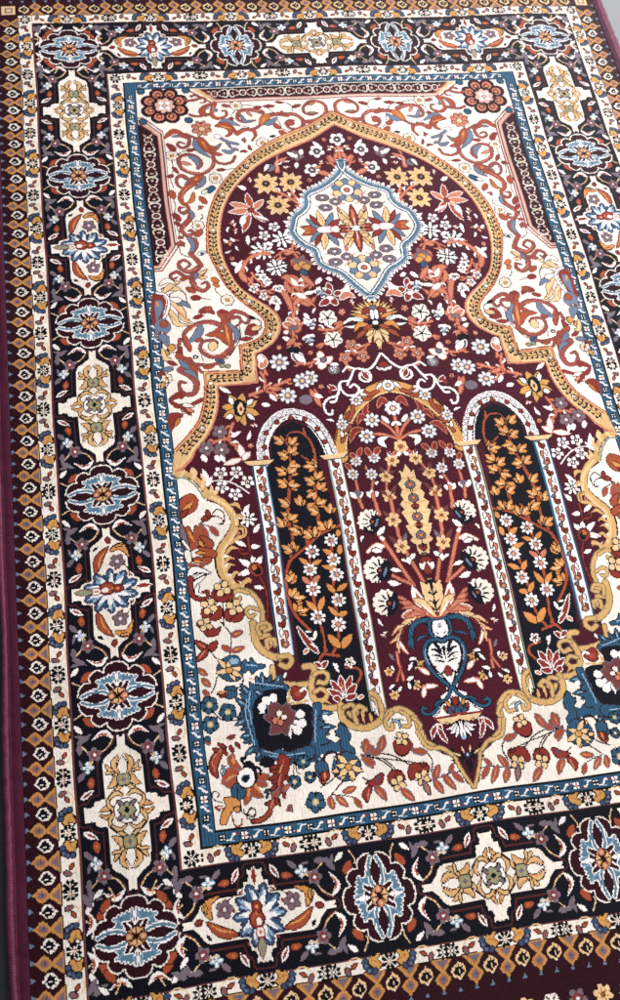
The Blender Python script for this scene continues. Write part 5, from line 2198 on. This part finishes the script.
# overcast wine binding rolled along both long edges
def binding_mat():
    m, nt, b = node_mat('binding_wine')
    N, L = nt.nodes.new, nt.links.new
    tc = N('ShaderNodeTexCoord'); mp = N('ShaderNodeMapping'); mp.inputs['Scale'].default_value = (1, .35, 1)
    n1 = N('ShaderNodeTexNoise'); n1.inputs['Scale'].default_value = 260; n1.inputs['Detail'].default_value = 5; n1.inputs['Roughness'].default_value = .65
    n2 = N('ShaderNodeTexNoise'); n2.inputs['Scale'].default_value = 9
    L(tc.outputs['Object'], mp.inputs['Vector']); L(mp.outputs[0], n1.inputs['Vector']); L(tc.outputs['Object'], n2.inputs['Vector'])
    cr = N('ShaderNodeValToRGB'); cr.color_ramp.elements[0].position = .15; cr.color_ramp.elements[1].position = .8
    cr.color_ramp.elements[0].color = lin('4a0d27'); cr.color_ramp.elements[1].color = lin('7a2347')
    ad = N('ShaderNodeMath'); ad.operation = 'MULTIPLY_ADD'; ad.inputs[1].default_value = .4; L(n2.outputs['Fac'], ad.inputs[0])
    sb = N('ShaderNodeMath'); sb.operation = 'SUBTRACT'; sb.inputs[1].default_value = .2; L(n1.outputs['Fac'], sb.inputs[0]); L(sb.outputs[0], ad.inputs[2])
    L(ad.outputs[0], cr.inputs['Fac']); L(cr.outputs['Color'], b.inputs['Base Color'])
    b.inputs['Roughness'].default_value = .55; b.inputs['Sheen Weight'].default_value = .1; b.inputs['Sheen Roughness'].default_value = .35
    b.inputs['Sheen Tint'].default_value = (1, .75, .85, 1)
    bp = N('ShaderNodeBump'); bp.inputs['Strength'].default_value = .6; bp.inputs['Distance'].default_value = .0015
    wv = N('ShaderNodeTexWave'); wv.bands_direction = 'Y'; wv.inputs['Scale'].default_value = 2 * math.pi / 20 / .0024; wv.inputs['Distortion'].default_value = 2.5
    wv.inputs['Detail'].default_value = 2; wv.inputs['Detail Scale'].default_value = 1.5; L(tc.outputs['Object'], wv.inputs['Vector'])
    sm = N('ShaderNodeMath'); sm.operation = 'MULTIPLY_ADD'; sm.inputs[1].default_value = .5; L(wv.outputs['Fac'], sm.inputs[0]); L(n1.outputs['Fac'], sm.inputs[2])
    L(sm.outputs[0], bp.inputs['Height']); L(bp.outputs[0], b.inputs['Normal'])
    return m
BM = binding_mat(); PM = yarn_mat('yarn_wine', '46162c')
PROF = [(3.835, .0100), (3.838, .0122), (3.85, .0126), (3.88, .0132), (3.915, .0130), (3.932, .0122), (3.938, .0115), (3.946, .0123), (3.96, .0129), (3.975, .0126), (3.99, .0108), (3.998, .0075), (3.998, .004), (3.985, .001)]
def binding(s):
    r = random.Random(5 + s); v = []; f = []; n = 420; P = len(PROF)
    w1 = [r.uniform(-1, 1) for _ in range(n + 1)]
    for k in range(n + 1):
        y = Y0 - .01 + (Y1 - Y0 + .02) * k / n
        wob = .012 * math.sin(y * 1.7 + s) + .007 * math.sin(y * 4.1)
        for i, (x, z) in enumerate(PROF):
            e = i / (P - 1)
            v.append((s * (x + wob * e + .004 * w1[k] * e) * US, -y * US, z + (.0003 * math.sin(y * 23) + .0003 * w1[k]) * (1 if 1 < i < 11 else 0)))
    for k in range(n):
        for i in range(P - 1):
            q = (k * P + i, k * P + i + 1, (k + 1) * P + i + 1, (k + 1) * P + i)
            f.append(q if s < 0 else q[::-1])
    o = mesh_obj('edge_binding', v, f, BM, rug); o.data.materials.append(PM)
    o.data.polygons.foreach_set('material_index', [1 if k % (P - 1) < 4 else 0 for k in range(len(f))])
    return o
binding(-1); binding(1)
for y, d in ((Y0, -1), (Y1, 1)):
    v = []; f = []
    prof = [(0, .0119), (.02, .0126), (.05, .0122), (.07, .009), (.07, .001)]; n = 60
    for k in range(n + 1):
        x = -3.99 + 7.98 * k / n
        for (t, z) in prof: v.append((x * US, -(y + d * t) * US, z))
    for k in range(n):
        for i in range(4): f.append((k * 5 + i, k * 5 + i + 1, (k + 1) * 5 + i + 1, (k + 1) * 5 + i))
    mesh_obj('end_hem', v, f, BM, rug)

# ---------------------------------------------------------------- floor
def floor():
    m, nt, b = node_mat('floor_grey')
    N, L = nt.nodes.new, nt.links.new
    tc = N('ShaderNodeTexCoord'); n1 = N('ShaderNodeTexNoise'); n1.inputs['Scale'].default_value = 6; n1.inputs['Detail'].default_value = 8
    L(tc.outputs['Object'], n1.inputs['Vector'])
    cr = N('ShaderNodeValToRGB'); cr.color_ramp.elements[0].position = .3; cr.color_ramp.elements[1].position = .7
    cr.color_ramp.elements[0].color = lin('1c2124'); cr.color_ramp.elements[1].color = lin('272c30')
    L(n1.outputs['Fac'], cr.inputs['Fac']); L(cr.outputs['Color'], b.inputs['Base Color'])
    b.inputs['Roughness'].default_value = .38
    o = mesh_obj('floor', [(-4, -5, 0), (4, -5, 0), (4, 4, 0), (-4, 4, 0)], [(0, 1, 2, 3)], m)
    o['kind'] = 'structure'
floor()

# ---------------------------------------------------------------- camera
RC = np.array([[0.98277384, 0.15135874, -0.10604768], [-0.0968607, 0.91052987, 0.40193701], [0.15739626, -0.38474132, 0.90950565]])
CP = np.array([-2.50570975, 9.74286251, -8.5899741])
D = np.diag([1., -1., -1.])
rot = (np.diag([1., -1., -1.]) @ RC @ D).T
cam = bpy.data.objects.new('camera', bpy.data.cameras.new('camera')); col.objects.link(cam)
M4 = Matrix.Identity(4)
for i in range(3):
    for j in range(3): M4[i][j] = rot[i, j]
pos = D @ CP * US
M4.translation = Vector((pos[0], pos[1], pos[2] + TOP))
cam.matrix_world = M4
cam.data.sensor_fit = 'VERTICAL'; cam.data.sensor_height = 24; cam.data.lens = 24 * 963.26 / 1000
cam.data.clip_start = .02; cam.data.clip_end = 50
cam.data.dof.use_dof = True; cam.data.dof.focus_distance = 1.36; cam.data.dof.aperture_fstop = 4.5
scene.camera = cam

# ---------------------------------------------------------------- light: a tall window beyond the far end, soft room light
def area(name, loc, target, sx, sy, power, colr):
    l = bpy.data.lights.new(name, 'AREA'); l.shape = 'RECTANGLE'; l.size = sx; l.size_y = sy; l.energy = power; l.color = colr
    o = bpy.data.objects.new(name, l); col.objects.link(o); o.location = loc
    o.rotation_euler = (Vector(target) - Vector(loc)).to_track_quat('-Z', 'Y').to_euler()
    return o
area('window_light', (1.5, 1.7, 1.5), (.1, -.35, 0), 2.2, 1.6, 112, (.95, .97, 1))
area('room_light', (1.3, -.9, 2.2), (-.1, -.75, 0), 1.6, 1.6, 57, (1, .96, .93))
w = bpy.data.worlds.new('World'); scene.world = w; w.use_nodes = True
bg = w.node_tree.nodes['Background']; bg.inputs['Color'].default_value = (.9, .93, 1, 1); bg.inputs['Strength'].default_value = .25
scene.view_settings.view_transform = 'Standard'; scene.view_settings.look = 'None'; scene.view_settings.gamma = 1
scene.view_settings.exposure = 0
scene.cycles.use_denoising = False
